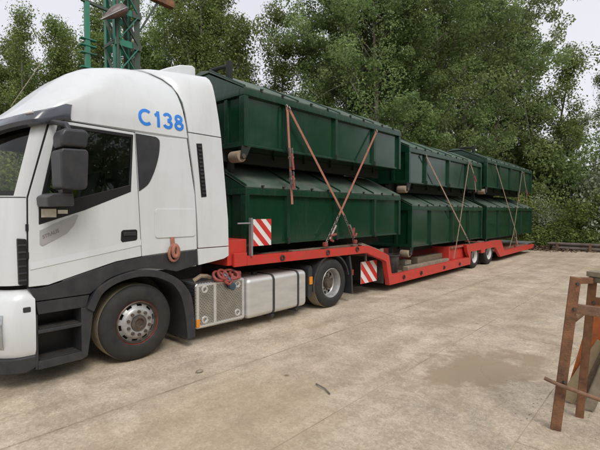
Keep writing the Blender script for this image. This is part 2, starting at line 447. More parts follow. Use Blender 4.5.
class MB:
    def __init__(s):
        s.v, s.f = [], []
    def add(s, vs, fs):
        k = len(s.v)
        s.v += [tuple(p) for p in vs]
        s.f += [tuple(i + k for i in f) for f in fs]
        return s
    def box(s, x0, x1, y0, y1, z0, z1):
        return s.add([(x0, y0, z0), (x1, y0, z0), (x1, y1, z0), (x0, y1, z0), (x0, y0, z1), (x1, y0, z1), (x1, y1, z1), (x0, y1, z1)],
                     [(0, 3, 2, 1), (4, 5, 6, 7), (0, 1, 5, 4), (1, 2, 6, 5), (2, 3, 7, 6), (3, 0, 4, 7)])
    def prism(s, poly, a, b, axis='y'):
        def P(p, t):
            return {'y': (p[0], t, p[1]), 'x': (t, p[0], p[1]), 'z': (p[0], p[1], t)}[axis]
        n = len(poly)
        return s.add([P(p, a) for p in poly] + [P(p, b) for p in poly],
                     [tuple(range(n)), tuple(range(2 * n - 1, n - 1, -1))] + [(i, (i + 1) % n, n + (i + 1) % n, n + i) for i in range(n)])
    def plate(s, v2, faces, yf, yb, bend=None):
        n = len(v2)
        g = bend or (lambda x, z: 0.0)
        vs = [(x, yf + g(x, z), z) for x, z in v2] + [(x, yb + g(x, z), z) for x, z in v2]
        fs = [tuple(f) for f in faces] + [tuple(i + n for i in reversed(f)) for f in faces]
        cnt = {}
        for f in faces:
            for i in range(len(f)):
                a, b = f[i], f[(i + 1) % len(f)]
                cnt.setdefault((min(a, b), max(a, b)), []).append((a, b))
        for k, e in cnt.items():
            if len(e) == 1:
                a, b = e[0]
                fs.append((b, a, a + n, b + n))
        return s.add(vs, fs)
    def cyl(s, p, q, r0, r1=None, n=16, caps=True):
        p, q = Vector(p), Vector(q)
        r1 = r0 if r1 is None else r1
        d = (q - p).normalized()
        a = d.orthogonal().normalized()
        b = d.cross(a)
        vs = []
        for c, r in ((p, r0), (q, r1)):
            for i in range(n):
                t = 2 * math.pi * i / n
                vs.append(c + a * (r * math.cos(t)) + b * (r * math.sin(t)))
        fs = [(i, (i + 1) % n, n + (i + 1) % n, n + i) for i in range(n)]
        if caps:
            fs += [tuple(range(n - 1, -1, -1)), tuple(range(n, 2 * n))]
        return s.add(vs, fs)
    def tube(s, path, r, n=8, closed=False):
        P = [Vector(p) for p in path]
        m = len(P)
        rs = r if isinstance(r, (list, tuple)) else [r] * m
        vs = []
        a = None
        for i in range(m):
            if closed:
                d = (P[(i + 1) % m] - P[i - 1]).normalized()
            else:
                d = (P[min(i + 1, m - 1)] - P[max(i - 1, 0)]).normalized()
            if a is None:
                a = d.orthogonal().normalized()
            a = (a - d * a.dot(d)).normalized()
            b = d.cross(a)
            for k in range(n):
                t = 2 * math.pi * k / n
                vs.append(P[i] + a * (rs[i] * math.cos(t)) + b * (rs[i] * math.sin(t)))
        fs = []
        for i in range(m if closed else m - 1):
            j = (i + 1) % m
            for k in range(n):
                fs.append((i * n + k, i * n + (k + 1) % n, j * n + (k + 1) % n, j * n + k))
        if not closed:
            fs += [tuple(range(n - 1, -1, -1)), tuple(range((m - 1) * n, m * n))]
        return s.add(vs, fs)
    def lathe(s, prof, c, n=48, skip=None):
        """revolve (radius, y) about the Y axis through c; skip(ring, k) leaves a hole"""
        vs, fs = [], []
        for r, y in prof:
            for k in range(n):
                t = 2 * math.pi * k / n
                vs.append((c[0] + r * math.cos(t), c[1] + y, c[2] + r * math.sin(t)))
        for i in range(len(prof) - 1):
            for k in range(n):
                if skip and skip(i, k):
                    continue
                fs.append((i * n + k, i * n + (k + 1) % n, (i + 1) * n + (k + 1) % n, (i + 1) * n + k))
        return s.add(vs, fs)
    def ribbon(s, path, wdir, width, thick, ndir):
        wd, nd = Vector(wdir).normalized() * (width / 2), Vector(ndir).normalized() * (thick / 2)
        vs = []
        for p in path:
            p = Vector(p)
            vs += [p - wd - nd, p + wd - nd, p + wd + nd, p - wd + nd]
        fs = []
        for i in range(len(path) - 1):
            k = i * 4
            for j in range(4):
                fs.append((k + j, k + (j + 1) % 4, k + 4 + (j + 1) % 4, k + 4 + j))
        fs += [(3, 2, 1, 0), (len(vs) - 4, len(vs) - 3, len(vs) - 2, len(vs) - 1)]
        return s.add(vs, fs)
    def grid(s, rows):
        n = len(rows[0])
        fs = []
        for i in range(len(rows) - 1):
            for k in range(n - 1):
                fs.append((i * n + k, i * n + k + 1, (i + 1) * n + k + 1, (i + 1) * n + k))
        return s.add([p for r in rows for p in r], fs)
    def build(s, name, m, parent=None, bevel=0.0, seg=2, smooth=35, solidify=0.0, recalc=True):
        off = offset_of(parent)
        bm = bmesh.new()
        vs = [bm.verts.new(Vector(p) - off) for p in s.v]
        for f in s.f:
            try:
                bm.faces.new([vs[i] for i in f])
            except ValueError:
                pass
        if recalc:
            bmesh.ops.recalc_face_normals(bm, faces=bm.faces[:])
        if bevel > 0:
            es = [e for e in bm.edges if len(e.link_faces) == 2 and e.calc_face_angle(0) > R(30)]
            if es:
                bmesh.ops.bevel(bm, geom=es, offset=bevel, segments=seg, profile=0.5, affect='EDGES', clamp_overlap=True)
        me = bpy.data.meshes.new(name)
        bm.to_mesh(me)
        bm.free()
        me.polygons.foreach_set('use_smooth', [True] * len(me.polygons))
        me.set_sharp_from_angle(angle=R(smooth))
        me.materials.append(M[m] if isinstance(m, str) else m)
        o = bpy.data.objects.new(name, me)
        COL.objects.link(o)
        if parent is not None:
            o.parent = parent
        if bevel > 0 and len(me.polygons) < 4000:
            wn = o.modifiers.new('normals', 'WEIGHTED_NORMAL')
            wn.keep_sharp = True
        if solidify:
            md = o.modifiers.new('thickness', 'SOLIDIFY')
            md.thickness = solidify
            md.offset = -1
            es_ = o.modifiers.new('edges', 'EDGE_SPLIT')
            es_.split_angle = R(40)
        return o

def tag(o, label, cat=None, group=None, kind=None):
    if label:
        o['label'] = label
    if cat:
        o['category'] = cat
    if group:
        o['group'] = group
    if kind:
        o['kind'] = kind
    return o

def thing(name, loc, label, cat, group=None):
    o = bpy.data.objects.new(name, None)
    COL.objects.link(o)
    o.location = loc
    o.empty_display_size = 0.3
    OFF[o.name] = Vector(loc)
    return tag(o, label, cat, group)

def text(name, body, m, parent, loc, size, rot=(R(90), 0, 0), xscale=1.0, bold=0.0, shear=0.0, depth=0.002):
    c = bpy.data.curves.new(name, 'FONT')
    c.body = body
    c.size = size
    c.offset = bold
    c.shear = shear
    c.extrude = depth
    c.materials.append(M[m])
    tmp = bpy.data.objects.new(name, c)
    COL.objects.link(tmp)
    bpy.context.view_layer.update()
    me = bpy.data.meshes.new_from_object(tmp.evaluated_get(bpy.context.evaluated_depsgraph_get()))
    bpy.data.objects.remove(tmp)
    o = bpy.data.objects.new(name, me)
    COL.objects.link(o)
    o.parent = parent
    o.location = Vector(loc) - offset_of(parent)
    o.rotation_euler = rot
    o.scale = (xscale, 1, 1)
    return o

def lerp(tab, z):
    if z <= tab[0][0]:
        return tab[0][1]
    for (a, u), (b, v) in zip(tab, tab[1:]):
        if z <= b:
            return u + (v - u) * (z - a) / (b - a)
    return tab[-1][1]

def curve(pts, k=4):
    """rounded line through the points (Catmull-Rom)"""
    o = []
    for i in range(len(pts) - 1):
        p0, p1, p2, p3 = (Vector(pts[max(i - 1, 0)]), Vector(pts[i]), Vector(pts[i + 1]), Vector(pts[min(i + 2, len(pts) - 1)]))
        for j in range(k):
            t = j / k
            o.append(tuple(0.5 * (2 * p1 + (p2 - p0) * t + (2 * p0 - 5 * p1 + 4 * p2 - p3) * t * t + (3 * p1 - p0 - 3 * p2 + p3) * t ** 3)))
    o.append(tuple(pts[-1]))
    return o

# ------------------------------------------------------------------ ground and pavement
gm = MB().add([(-400, -400, -0.16), (400, -400, -0.16), (400, 400, -0.16), (-400, 400, -0.16)], [(0, 1, 2, 3)])
tag(gm.build('ground', 'soil'), None, kind='structure')
pave = tag(MB().add([(-9, -16.2, -0.0025), (24.2, -16.2, -0.0025), (24.2, 8.2, -0.0025), (-9, 8.2, -0.0025)], [(0, 1, 2, 3)]).build('pavement', 'jointdirt'), None, kind='structure')
rng = random.Random(3)
ys = [-16.0, -13.0, -10.0, -8.5, -7.0, -5.5, -3.9, -2.55, -1.02, 0.55, 2.1, 3.6, 5.1, 8.0]
for r_, (y0, y1) in enumerate(zip(ys, ys[1:])):
    x = -9 + (1.5 if r_ % 2 else 0)
    xs = [-9.0]
    step = 6.0
    x = 0.55 if r_ % 2 == 0 else 3.55
    if abs(y0 + 2.55) < 0.01:
        x = 0.5
    while x > -9:
        x -= step
    x += step
    while x < 24:
        xs.append(x); x += step
    xs.append(24.0)
    for x0, x1 in zip(xs, xs[1:]):
        if x1 - x0 < 0.3:
            continue
        g = 0.0042
        gl, gh = (.0095 if abs(y0 + 1.02) < .01 else g), (.0095 if abs(y1 + 1.02) < .01 else g)
        def edge(ax, ay, bx, by, n):
            pts = []
            for i in range(n):
                t = i / n
                j = 0.0 if i == 0 else rng.uniform(-0.004, 0.003)
                dx, dy = bx - ax, by - ay
                L = math.hypot(dx, dy)
                pts.append((ax + dx * t - dy / L * j, ay + dy * t + dx / L * j))
            return pts
        a, b, c, d = x0 + g + rng.uniform(0, .004), x1 - g - rng.uniform(0, .004), y0 + gl + rng.uniform(0, .004), y1 - gh - rng.uniform(0, .004)
        n1, n2 = max(2, int((b - a) / 0.25)), max(2, int((d - c) / 0.25))
        poly = edge(a, c, b, c, n1) + edge(b, c, b, d, n2) + edge(b, d, a, d, n1) + edge(a, d, a, c, n2)
        lift = rng.uniform(-0.0012, 0.0012)
        mb = MB()
        n = len(poly)
        mb.add([(p[0], p[1], lift) for p in poly] + [(p[0], p[1], -0.12) for p in poly],
               [tuple(range(n))] + [(i, n + i, n + (i + 1) % n, (i + 1) % n) for i in range(n)])
        mb.build('slab', 'concrete', pave, smooth=20)

# ------------------------------------------------------------------ truck
TW = 2.5     # overall width: near side lies at y = 0, far side at y = TW
truck = thing('truck', (3.6, 1.25, 0.0), 'white tractor unit with high roof cab coupled to the red trailer', 'truck')

F_T = [(1.08, 0.93), (1.95, 0.95), (2.70, 1.12), (2.78, 1.17), (2.92, 1.33), (3.03, 1.45), (3.13, 1.55), (3.22, 1.63), (3.33, 1.74), (3.44, 1.86), (3.53, 2.0), (3.61, 2.2), (3.67, 2.45), (3.70, 2.7)]
S_T = [(1.08, 0.02), (2.78, 0.022), (2.781, 0.0), (2.95, 0.004), (3.13, 0.035), (3.33, 0.10), (3.44, 0.16), (3.53, 0.24), (3.61, 0.36), (3.67, 0.52), (3.70, 0.75)]
R_T = [(1.08, 3.26), (2.04, 3.24), (2.85, 3.12), (3.23, 3.07), (3.44, 3.02), (3.70, 2.98)]
CX_T = [(1.08, 0.33), (1.95, 0.33), (2.6, 0.34), (2.8, 0.33), (2.95, 0.3), (3.2, 0.45), (3.7, 0.45)]
CY_T = [(1.08, 0.60), (2.8, 0.62), (3.7, 0.5)]
NA = 10
def footprint(z, grow=0.0):
    F, s, rr, cx, cy = lerp(F_T, z), lerp(S_T, z), lerp(R_T, z), lerp(CX_T, z), lerp(CY_T, z)
    F -= grow; s -= grow; cx += 0
    wcol = 1.44 + (z - 1.72) * 0.17
    xt = F + cx
    near = [(rr, s), (max(2.38, xt + 0.3), s), (max(min(wcol, 2.2), xt + 0.06), s), (xt, s)]
    arc = []
    for i in range(1, NA + 1):
        t = (i / NA) * math.pi / 2
        e = 0.8
        arc.append((F + cx * (1 - math.sin(t) ** e if False else 1 - math.sin(t)), s + cy * (1 - math.cos(t))))
    mid = [(F - 0.03, 1.25)]
    half = near + arc
    far = [(x, TW - y) for x, y in reversed(half)]
    return [(x, y, z) for x, y in half + mid + far]
zs = [1.08, 1.72, 1.97, 2.35, 2.70, 2.776, 2.784, 2.88, 2.95, 3.03, 3.13, 3.22, 3.33, 3.44, 3.53, 3.61, 3.67, 3.70]
rows = [footprint(z) for z in zs]
n = len(rows[0])
body, side_far, wind = MB(), MB(), MB()
body.v = [p for r in rows for p in r]
wind.v = list(body.v); side_far.v = list(body.v)
for i in range(len(zs) - 1):
    for k in range(n - 1):
        f = (i * n + k, i * n + k + 1, (i + 1) * n + k + 1, (i + 1) * n + k)
        zl, zh = zs[i], zs[i + 1]
        if zl >= 1.72 and zh <= 2.70 and k == 1:
            continue
        if zl >= 1.72 and zh <= 2.70 and k == n - 3:
            side_far.f.append(f); continue
        if zl >= 1.97 and zh <= 2.776 and 5 <= k <= n - 7:
            wind.f.append(f); continue
        body.f.append(f)
body.f.append(tuple(range((len(zs) - 1) * n, len(zs) * n)))
body.f.append(tuple(range(n - 1, -1, -1)))
for i in range(len(zs) - 1):
    body.f.append((i * n, (i + 1) * n, (i + 2) * n - 1, (i + 1) * n - 1))
cab = body.build('cab_body', 'white', truck, smooth=40)
def compact(mb):
    used = sorted({i for f in mb.f for i in f})
    mp = {a: b for b, a in enumerate(used)}
    r = MB(); r.v = [mb.v[i] for i in used]; r.f = [tuple(mp[i] for i in f) for f in mb.f]
    return r
ws = compact(wind)
ws.v = [(x + 0.012, y + (0.008 if y < 1 else -0.008 if y > 1.5 else 0), z) for x, y, z in ws.v]
ws.build('windscreen', 'screen', truck, smooth=60)
compact(side_far).build('side_window', 'glass', truck)
# black frit band round the glass
fr = MB()
for z0, z1 in ((1.975, 2.02),):
    fr.grid([[(x + .006, y + (.004 if y < 1 else -.004 if y > 1.5 else 0), z) for x, y, z in footprint(q)[5:n - 5]] for q in (z0, z1)])
fr.build('windscreen_seal', 'black', truck)
fr2 = MB().grid([[(x, y, z) for x, y, z in footprint(q, .0015)[3:10]] for q in (1.952, 1.960)])
fr2.build('cowl_seam', 'black', truck)
# cab interior
it = MB().box(1.35, 3.1, 0.12, TW - 0.12, 1.1, 1.45)
it.build('cab_floor', 'lining', truck)
MB().box(3.0, 3.08, 0.08, TW - 0.08, 1.45, 3.2).build('cab_rear_lining', 'lining', truck)
MB().box(1.62, 3.0, 0.1, TW - 0.1, 2.74, 2.76).build('cab_headliner', 'lining', truck)
MB().prism([(1.12, 1.4), (1.62, 1.4), (1.55, 1.85), (1.2, 1.93), (1.05, 1.8)], 0.14, TW - 0.14).build('dashboard', 'plastic', truck, bevel=0.04)
for yc in (0.62, 1.88):
    st = MB().box(2.0, 2.5, yc - .26, yc + .26, 1.45, 1.75).build('seat', 'seat', truck, bevel=0.06)
    MB().prism([(2.45, 1.7), (2.6, 1.7), (2.78, 2.4), (2.66, 2.42)], yc - .25, yc + .25).build('seat_back', 'seat', st, bevel=0.05)
    MB().prism([(2.68, 2.44), (2.77, 2.43), (2.81, 2.64), (2.72, 2.65)], yc - .14, yc + .14).build('headrest', 'seat', st, bevel=0.04)
c0 = Vector((1.78, 0.62, 1.98)); ax = Vector((0.55, 0, 0.85)).normalized(); u_ = ax.orthogonal().normalized(); v_ = ax.cross(u_)
sw = MB().tube([c0 + u_ * .22 * math.cos(t) + v_ * .22 * math.sin(t) for t in [2 * math.pi * i / 24 for i in range(24)]], 0.016, 8, True)
sw.cyl(c0 - ax * .25, c0, .03); sw.cyl(c0 - u_ * .21, c0 + u_ * .21, .014, n=6)
sw.build('steering_wheel', 'plastic', truck)
MB().prism([(1.66, 1.9), (1.78, 1.86), (1.86, 2.2), (1.84, 2.42), (1.72, 2.3)], 0.16, 0.2).build('hanging_vest', 'vest', truck, bevel=0.01)

# door
dv = [(1.515, 2.768), (2.405, 2.752), (2.44, 2.05), (2.475, 1.275), (2.16, 1.238), (1.9, 1.172), (1.46, 1.058), (1.285, 1.058), (1.297, 1.95),
      (1.578, 2.732), (2.388, 2.722), (2.352, 2.05), (1.82, 1.828), (1.385, 1.682), (1.388, 1.86)]
df = [(0, 1, 10, 9), (1, 2, 11, 10), (2, 3, 4, 5, 6, 7, 8, 13, 12, 11), (8, 0, 9, 14, 13)]
door = MB().plate(dv, df, 0.0, 0.03).build('door', 'white', truck, bevel=0.006, seg=2)
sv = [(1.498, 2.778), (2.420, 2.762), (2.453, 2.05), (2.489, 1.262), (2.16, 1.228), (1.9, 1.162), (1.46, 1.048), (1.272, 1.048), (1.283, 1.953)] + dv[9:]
MB().plate(sv, df, 0.0155, 0.019).build('door_gap_backing', 'black', door)  # black backing plate, stands in for the shade inside the door gap
for zz in (1.34, 1.62):
    MB().box(1.268, 1.292, -.004, .02, zz, zz + .07).build('hinge', 'black', door, bevel=.004, seg=1)
tv = [(1.578, 2.732), (2.388, 2.722), (2.352, 2.05), (1.82, 1.828), (1.385, 1.682), (1.388, 1.86),
      (1.605, 2.70), (2.362, 2.69), (2.338, 2.128), (1.70, 1.945), (1.415, 1.865)]
tf = [(0, 1, 7, 6), (1, 2, 8, 7), (2, 3, 9, 8), (3, 4, 5, 10, 9), (5, 0, 6, 10)]
MB().plate(tv, tf, -0.004, 0.028).build('window_trim', 'black', door, bevel=0.003, seg=1)
MB().plate([tv[6], tv[7], tv[8], tv[9], tv[10]], [(0, 1, 2, 3, 4)], 0.014, 0.018).build('side_window', 'glass', door)
MB().plate([(1.625, 2.09), (1.64, 2.70), (1.615, 2.70), (1.60, 1.93), (1.625, 1.94)], [(0, 1, 2, 3, 4)], 0.009, 0.02).build('window_divider', 'black', door)
MB().prism([(2.225 + .03 * (1 - math.cos(R(a))) if 0 else x, z) for x, z in [(2.24, 1.455), (2.41, 1.47), (2.425, 1.49), (2.425, 1.585), (2.41, 1.602), (2.25, 1.60), (2.228, 1.58), (2.222, 1.48)]], -0.004, 0.02).build('handle_recess', 'black', door, bevel=0.004, seg=1)
MB().box(2.25, 2.40, -0.022, -0.003, 1.53, 1.575).build('handle', 'plastic', door, bevel=0.008)
MB().plate([(1.387, 1.625), (1.74, 1.785), (1.762, 1.775), (1.72, 1.67), (1.64, 1.58), (1.41, 1.462), (1.387, 1.48)], [(0, 1, 2, 3, 4, 5, 6)], -0.008, 0.006).build('badge_panel', 'badge', door, bevel=0.005)
text('badge_script', 'STRALIS', 'badgetext', door, (1.415, -0.0095, 1.535), 0.05, (R(90), R(-24), 0), 0.95, 0.001, 0.25, 0.0008)
MB().plate([(1.405, 1.842), (1.545, 1.842), (1.545, 1.755), (1.405, 1.755)], [(3, 2, 1, 0)], -0.006, -0.002).build('sticker', 'paper', door)
MB().plate([(1.56, 1.832), (1.655, 1.832), (1.655, 1.792), (1.56, 1.792)], [(3, 2, 1, 0)], -0.006, -0.002).build('sticker', 'paper', door)
cr_ = MB().add([(1.30, -0.0004, 1.30), (2.47, -0.0004, 1.48), (2.47, -0.0065, 1.41), (1.30, -0.0065, 1.23), (2.47, -0.0004, 1.403), (1.30, -0.0004, 1.223)], [(0, 1, 2, 3), (3, 2, 4, 5)])
cr_.build('door_crease', 'white', door)
# panel behind the door
qv = [(2.412, 2.752), (2.70, 2.746), (3.118, 2.77), (3.13, 2.70), (3.235, 2.04), (3.255, 1.70), (3.262, 1.31), (2.72, 1.29), (2.482, 1.275), (2.448, 2.05)]
MB().plate(qv, [tuple(range(10))], 0.0, 0.03).build('quarter_panel', 'white', truck, bevel=0.006)
pc_ = [(2.416, 2.745)] + curve([(2.67, 2.738), (2.705, 2.72), (2.728, 2.68), (2.72, 2.55), (2.69, 2.42), (2.64, 2.28), (2.57, 2.15), (2.47, 2.07), (2.452, 2.06)])
MB().plate(pc_, [tuple(range(len(pc_)))], -0.006, 0.004).build('pillar_cover', 'plastic', truck, bevel=0.004)
def rrect(x0, x1, z0, z1, r, k=5):
    q = []
    for cx, cz, a in ((x1 - r, z1 - r, 0), (x0 + r, z1 - r, 90), (x0 + r, z0 + r, 180), (x1 - r, z0 + r, 270)):
        q += [(cx + r * math.cos(R(a + 90 * i / k)), cz + r * math.sin(R(a + 90 * i / k))) for i in range(k + 1)]
    return q
MB().prism(rrect(2.65, 3.235, 1.485, 1.85, .045), -0.012, 0.01).build('locker_hatch', 'white', truck, bevel=0.006, seg=2)
# C138
def strokes(name, m, parent, org, h, glyphs, wt, slope, surf, rise=0.0):
    """bold sans figures laid on the cab side: each glyph is a list of centre lines in units of the letter height"""
    mb = MB()
    x = org[0]
    lift = 0.0
    for lines, adv in glyphs:
        for pts in lines:
            pts = [pts[0]] + [(a[0] + (b[0] - a[0]) * k / 6, a[1] + (b[1] - a[1]) * k / 6) for a, b in zip(pts, pts[1:]) for k in range(1, 7)] if len(pts) < 6 else pts
            P = [Vector((p[0] * h * 1.14, p[1] * h)) for p in pts]
            lift -= .0004
            L, Rr = [], []
            for k in range(len(P)):
                d = (P[min(k + 1, len(P) - 1)] - P[max(k - 1, 0)]).normalized()
                nn = Vector((-d.y, d.x)) * (wt * h / 2)
                L.append(P[k] + nn); Rr.append(P[k] - nn)
            row = lambda Q: [(x + q.x, surf(org[1] + q.y + rise * (x + q.x - org[0])) + lift, org[1] + q.y + rise * (x + q.x - org[0])) for q in Q]
            mb.grid([row(L), row(Rr)])
        x += adv * h * 1.14
    return mb.build(name, m, parent, recalc=False)
def ell(cx, cy, rx, ry, a0, a1, k=22):
    return [(cx + rx * math.cos(R(a0 + (a1 - a0) * i / k)), cy + ry * math.sin(R(a0 + (a1 - a0) * i / k))) for i in range(k + 1)]
GC = ([ell(.42, .5, .345, .42, 48, 312)], .90)
G1 = ([[(.24, 0), (.24, 1.0)], [(.04, .72), (.12, .75), (.20, .86)]], .52)
G3 = ([ell(.28, .725, .19, .195, 165, -95), ell(.28, .275, .215, .205, 95, -165)], .69)
G8 = ([ell(.29, .735, .175, .185, 0, 360, 28), ell(.29, .275, .215, .205, 0, 360, 28)], .66)
strokes('fleet_number', 'blue', truck, (2.458, 2.858), .20, [GC, G1, G3, G8], .19, 0, lambda z: lerp(S_T, z) - .003, .012)
# roof and side air deflectors
SEAM = [(1.10, 3.285), (1.3, 3.285), (2.04, 3.26), (2.85, 3.14), (3.23, 3.09), (3.42, 3.02), (3.52, 2.88), (3.60, 2.78), (3.70, 2.74)]
REAR = [(1.10, 3.80), (1.69, 3.79), (2.21, 3.74), (2.9, 3.67), (3.60, 3.56), (3.70, 3.53), (3.74, 3.46)]
def deflector(name, prof, front_low=0.0):
    rr = []
    for y, z in prof:
        a, b = lerp(SEAM, z), lerp(REAR, z)
        if y > 0.2 and y < TW - .2:
            a, b = 2.80, 3.50
        rr.append([(a + (b - a) * t, y + 0.0 - 0.004 * math.sin(t * math.pi), z) for t in (0, .12, .35, .6, .85, 1)])
    return MB().grid(rr).build(name, 'white', truck, solidify=0.03, smooth=40)
d1 = deflector('side_deflector', [(0, 1.325), (0, 1.69), (0, 2.21), (0, 2.6), (0, 2.852)])
deflector('side_deflector', [(TW, 2.852), (TW, 2.21), (TW, 1.325)])
lowp = [(3.275, 1.312), (3.80, 1.312), (3.80, 1.18), (3.72, 1.145), (3.50, 1.115), (3.285, 1.09)]
MB().plate(lowp, [tuple(range(5, -1, -1))], 0.0, 0.03).build('deflector_skirt', 'white', truck, bevel=0.006)
rear_p = [(0, 2.866), (0.003, 3.1), (0.010, 3.25), (0.018, 3.38), (0.03, 3.49), (0.05, 3.58), (0.085, 3.65), (0.15, 3.70), (0.4, 3.73), (0.8, 3.74), (1.25, 3.74)]
fr_p = [(0, 2.866, 3.14), (0.02, 3.1, 3.11), (.055, 3.25, 3.09), (.10, 3.36, 3.05), (.155, 3.455, 2.99), (.235, 3.54, 2.90), (.34, 3.61, 2.80), (.48, 3.668, 2.72), (.70, 3.705, 2.68), (.95, 3.715, 2.68), (1.25, 3.715, 2.68)]
rws = []
for (y, z), (fy, fz, fx) in zip(rear_p, fr_p):
    bx = lerp(REAR, z)
    fy, fz = fy - .008, fz + (.008 if fz > 3.4 else 0)
    rws.append([(fx + (bx - fx) * t, fy + (y - fy) * (t ** .6), fz + (z - fz) * (t ** .6)) for t in (0, .08, .2, .4, .65, 1)])
rws += [[(x, TW - y, z) for x, y, z in r_] for r_ in reversed(rws[:-1])]
MB().grid(rws).build('roof_deflector', 'white', truck, solidify=0.025, smooth=40)
MB().prism([(2.95, 3.71), (3.12, 3.80), (3.32, 3.89), (3.52, 3.93), (3.57, 3.90), (3.57, 3.71)], .45, TW - .45).build('roof_spoiler', 'white', truck, bevel=.02, seg=3)
vs_ = MB().plate([(3.262, 2.725), (3.348, 2.735), (3.418, 2.02), (3.335, 2.01)], [(3, 2, 1, 0)], -0.008, 0.01).build('vent_recess', 'black', truck)
for i in range(13):
    z = 2.05 + i * 0.052
    xl = 3.335 + (3.262 - 3.335) * (z - 2.01) / .715
    MB().plate([(xl + .016, z), (xl + .075, z + .006), (xl + .07, z + .03), (xl + .012, z + .024)], [(0, 1, 2, 3)], -0.02, -0.0025).build('vent_slat', 'plastic', vs_)
# sun visor
vz = []
idx = range(2, n - 2)
def visor_row(z0, drop, dz, grow):
    q = []
    for k in idx:
        kk = min(k, n - 1 - k)
        e = max(0.0, min(1.0, (kk - 3) / NA)) ** .7
        z = z0 - drop * e
        x, y, _ = footprint(z, grow * min(1.0, .25 + e * 1.6))[k]
        q.append((x, y, z + dz))
    return q
vr = [visor_row(2.95, .25, 0, .015), visor_row(2.95, .25, -.03, .07), visor_row(2.95, .25, -.12, .12), visor_row(2.95, .25, -.16, .11), visor_row(2.95, .25, -.17, .06)]
vis = MB().grid(vr).build('sun_visor', 'visor', truck, solidify=0.015, smooth=60)
lp = Vector(vr[1][4]); lq = Vector(vr[1][4]).lerp(Vector(vr[1][5]), .8)
MB().cyl(lp + Vector((0, -.01, .0)), lq + Vector((0, -.01, .0)), 0.018, 0.012, 12).build('marker_lamp', 'hwhite', vis, smooth=60)
# bumper
br_ = []
for z, gr in ((0.36, 0.0), (0.42, 0.03), (0.7, 0.04), (0.92, 0.03), (0.985, 0.0), (1.03, -0.04)):
    fp = footprint(1.08, gr)
    br_.append([(1.335, fp[3][1], z)] + [(x, y, z) for x, y, _ in fp[3:n - 3]] + [(1.335, TW - fp[3][1], z)])
bmp = MB().grid(br_).build('bumper', 'white', truck, smooth=45, solidify=0.02)
br_ = []
for z, gr in ((0.17, -0.06), (0.20, 0.0), (0.34, 0.015), (0.362, -0.01)):
    fp = footprint(1.08, gr)
    br_.append([(1.335, fp[3][1] + .0, z + (0.03 if z < .3 else 0))] + [(x, y, z) for x, y, _ in fp[3:n - 3]] + [(1.335, TW - fp[3][1], z)])
MB().grid(br_).build('bumper_lip', 'plastic', truck, smooth=45, solidify=0.02)
hl = []
for z, gr in ((0.46, .035), (0.52, .052), (0.7, .056), (0.80, .037)):
    fp = footprint(1.08, gr)
    hl.append([(x, y, z) for x, y, _ in fp[6:12]])
MB().grid(hl).build('headlight', 'lens', bmp, smooth=60)
MB().box(1.225, 1.295, -0.022, 0.03, 0.808, 0.862).build('turn_signal', 'plastic', truck, bevel=0.01)
MB().plate([(1.195, 1.55), (1.275, 1.54), (1.272, 1.075), (1.20, 1.09)], [(3, 2, 1, 0)], 0.0, 0.05).build('corner_vent', 'black', truck, bevel=0.012)
for i in range(6):
    MB().box(1.2, 1.268, -0.008, 0.004, 1.12 + i * .07, 1.14 + i * .07).build('vent_slat', 'plastic', truck, bevel=0.004, seg=1)
# dark lower cladding, fender, steps
skirt = [(1.275, 1.045), (1.46, 1.045), (1.9, 1.158), (2.16, 1.224), (2.45, 1.262), (2.72, 1.275), (3.262, 1.296), (3.275, 1.10), (2.95, 1.04), (2.70, 1.10), (2.45, 1.125), (2.11, 1.06), (1.95, .96), (1.87, .905), (1.345, .905), (1.30, 1.0)]
skirt = curve(skirt[:7]) + [skirt[7]] + curve(skirt[8:14]) + skirt[14:]
MB().plate(skirt, [tuple(range(len(skirt) - 1, -1, -1))], -0.004, 0.05).build('side_skirt', 'plastic', truck, bevel=0.008)
MB().plate([(1.345, .895), (1.868, .895), (1.835, .765), (1.365, .765)], [(3, 2, 1, 0)], 0.004, 0.05).build('step_fascia', 'plastic', truck, bevel=0.008)
WX, WR = 2.44, 0.465
def arc_band(cx, cz, pts_in, pts_out, y0, y1):
    return MB().prism(pts_out + list(reversed(pts_in)), y0, y1)
fo = [(1.825, .755), (1.93, .945), (2.11, 1.05), (2.30, 1.10), (2.48, 1.11), (2.72, 1.07), (2.95, .95), (3.08, .82), (3.155, .68), (3.19, .45), (3.21, .13)]
fi = [(1.90, .70), (1.99, .88), (2.13, .975), (2.30, 1.02), (2.46, 1.03), (2.66, .995), (2.85, .90), (2.95, .79), (3.01, .66), (3.06, .42), (3.085, .125)]
fo, fi = curve(fo), curve(fi)
MB().prism(fo + fi[::-1], -0.035, 0.5).build('fender', 'plastic', truck, bevel=0.012)
stp = MB().box(1.36, 1.80, 0.26, 0.3, 0.2, 0.77).build('step_well', 'black', truck)
MB().prism([(1.775, .765), (1.845, .765), (1.905, .695), (1.875, .45), (1.84, .22), (1.775, .19)], 0.0, 0.3).build('step_side', 'plastic', truck, bevel=0.01)
MB().box(1.335, 1.362, 0.012, 0.3, 0.2, 0.765).build('step_side', 'plastic', truck, bevel=0.005)
for z0, z1 in ((0.565, 0.605), (0.195, 0.285)):
    tr = MB().box(1.355, 1.78, 0.0, 0.27, z0, z1).build('step', 'plastic', truck, bevel=0.01)
    for j in range(3):
        MB().box(1.38, 1.755, 0.03 + j * .07, 0.06 + j * .07, z1 + .001, z1 + .009).build('tread_bar', 'chassis', tr)

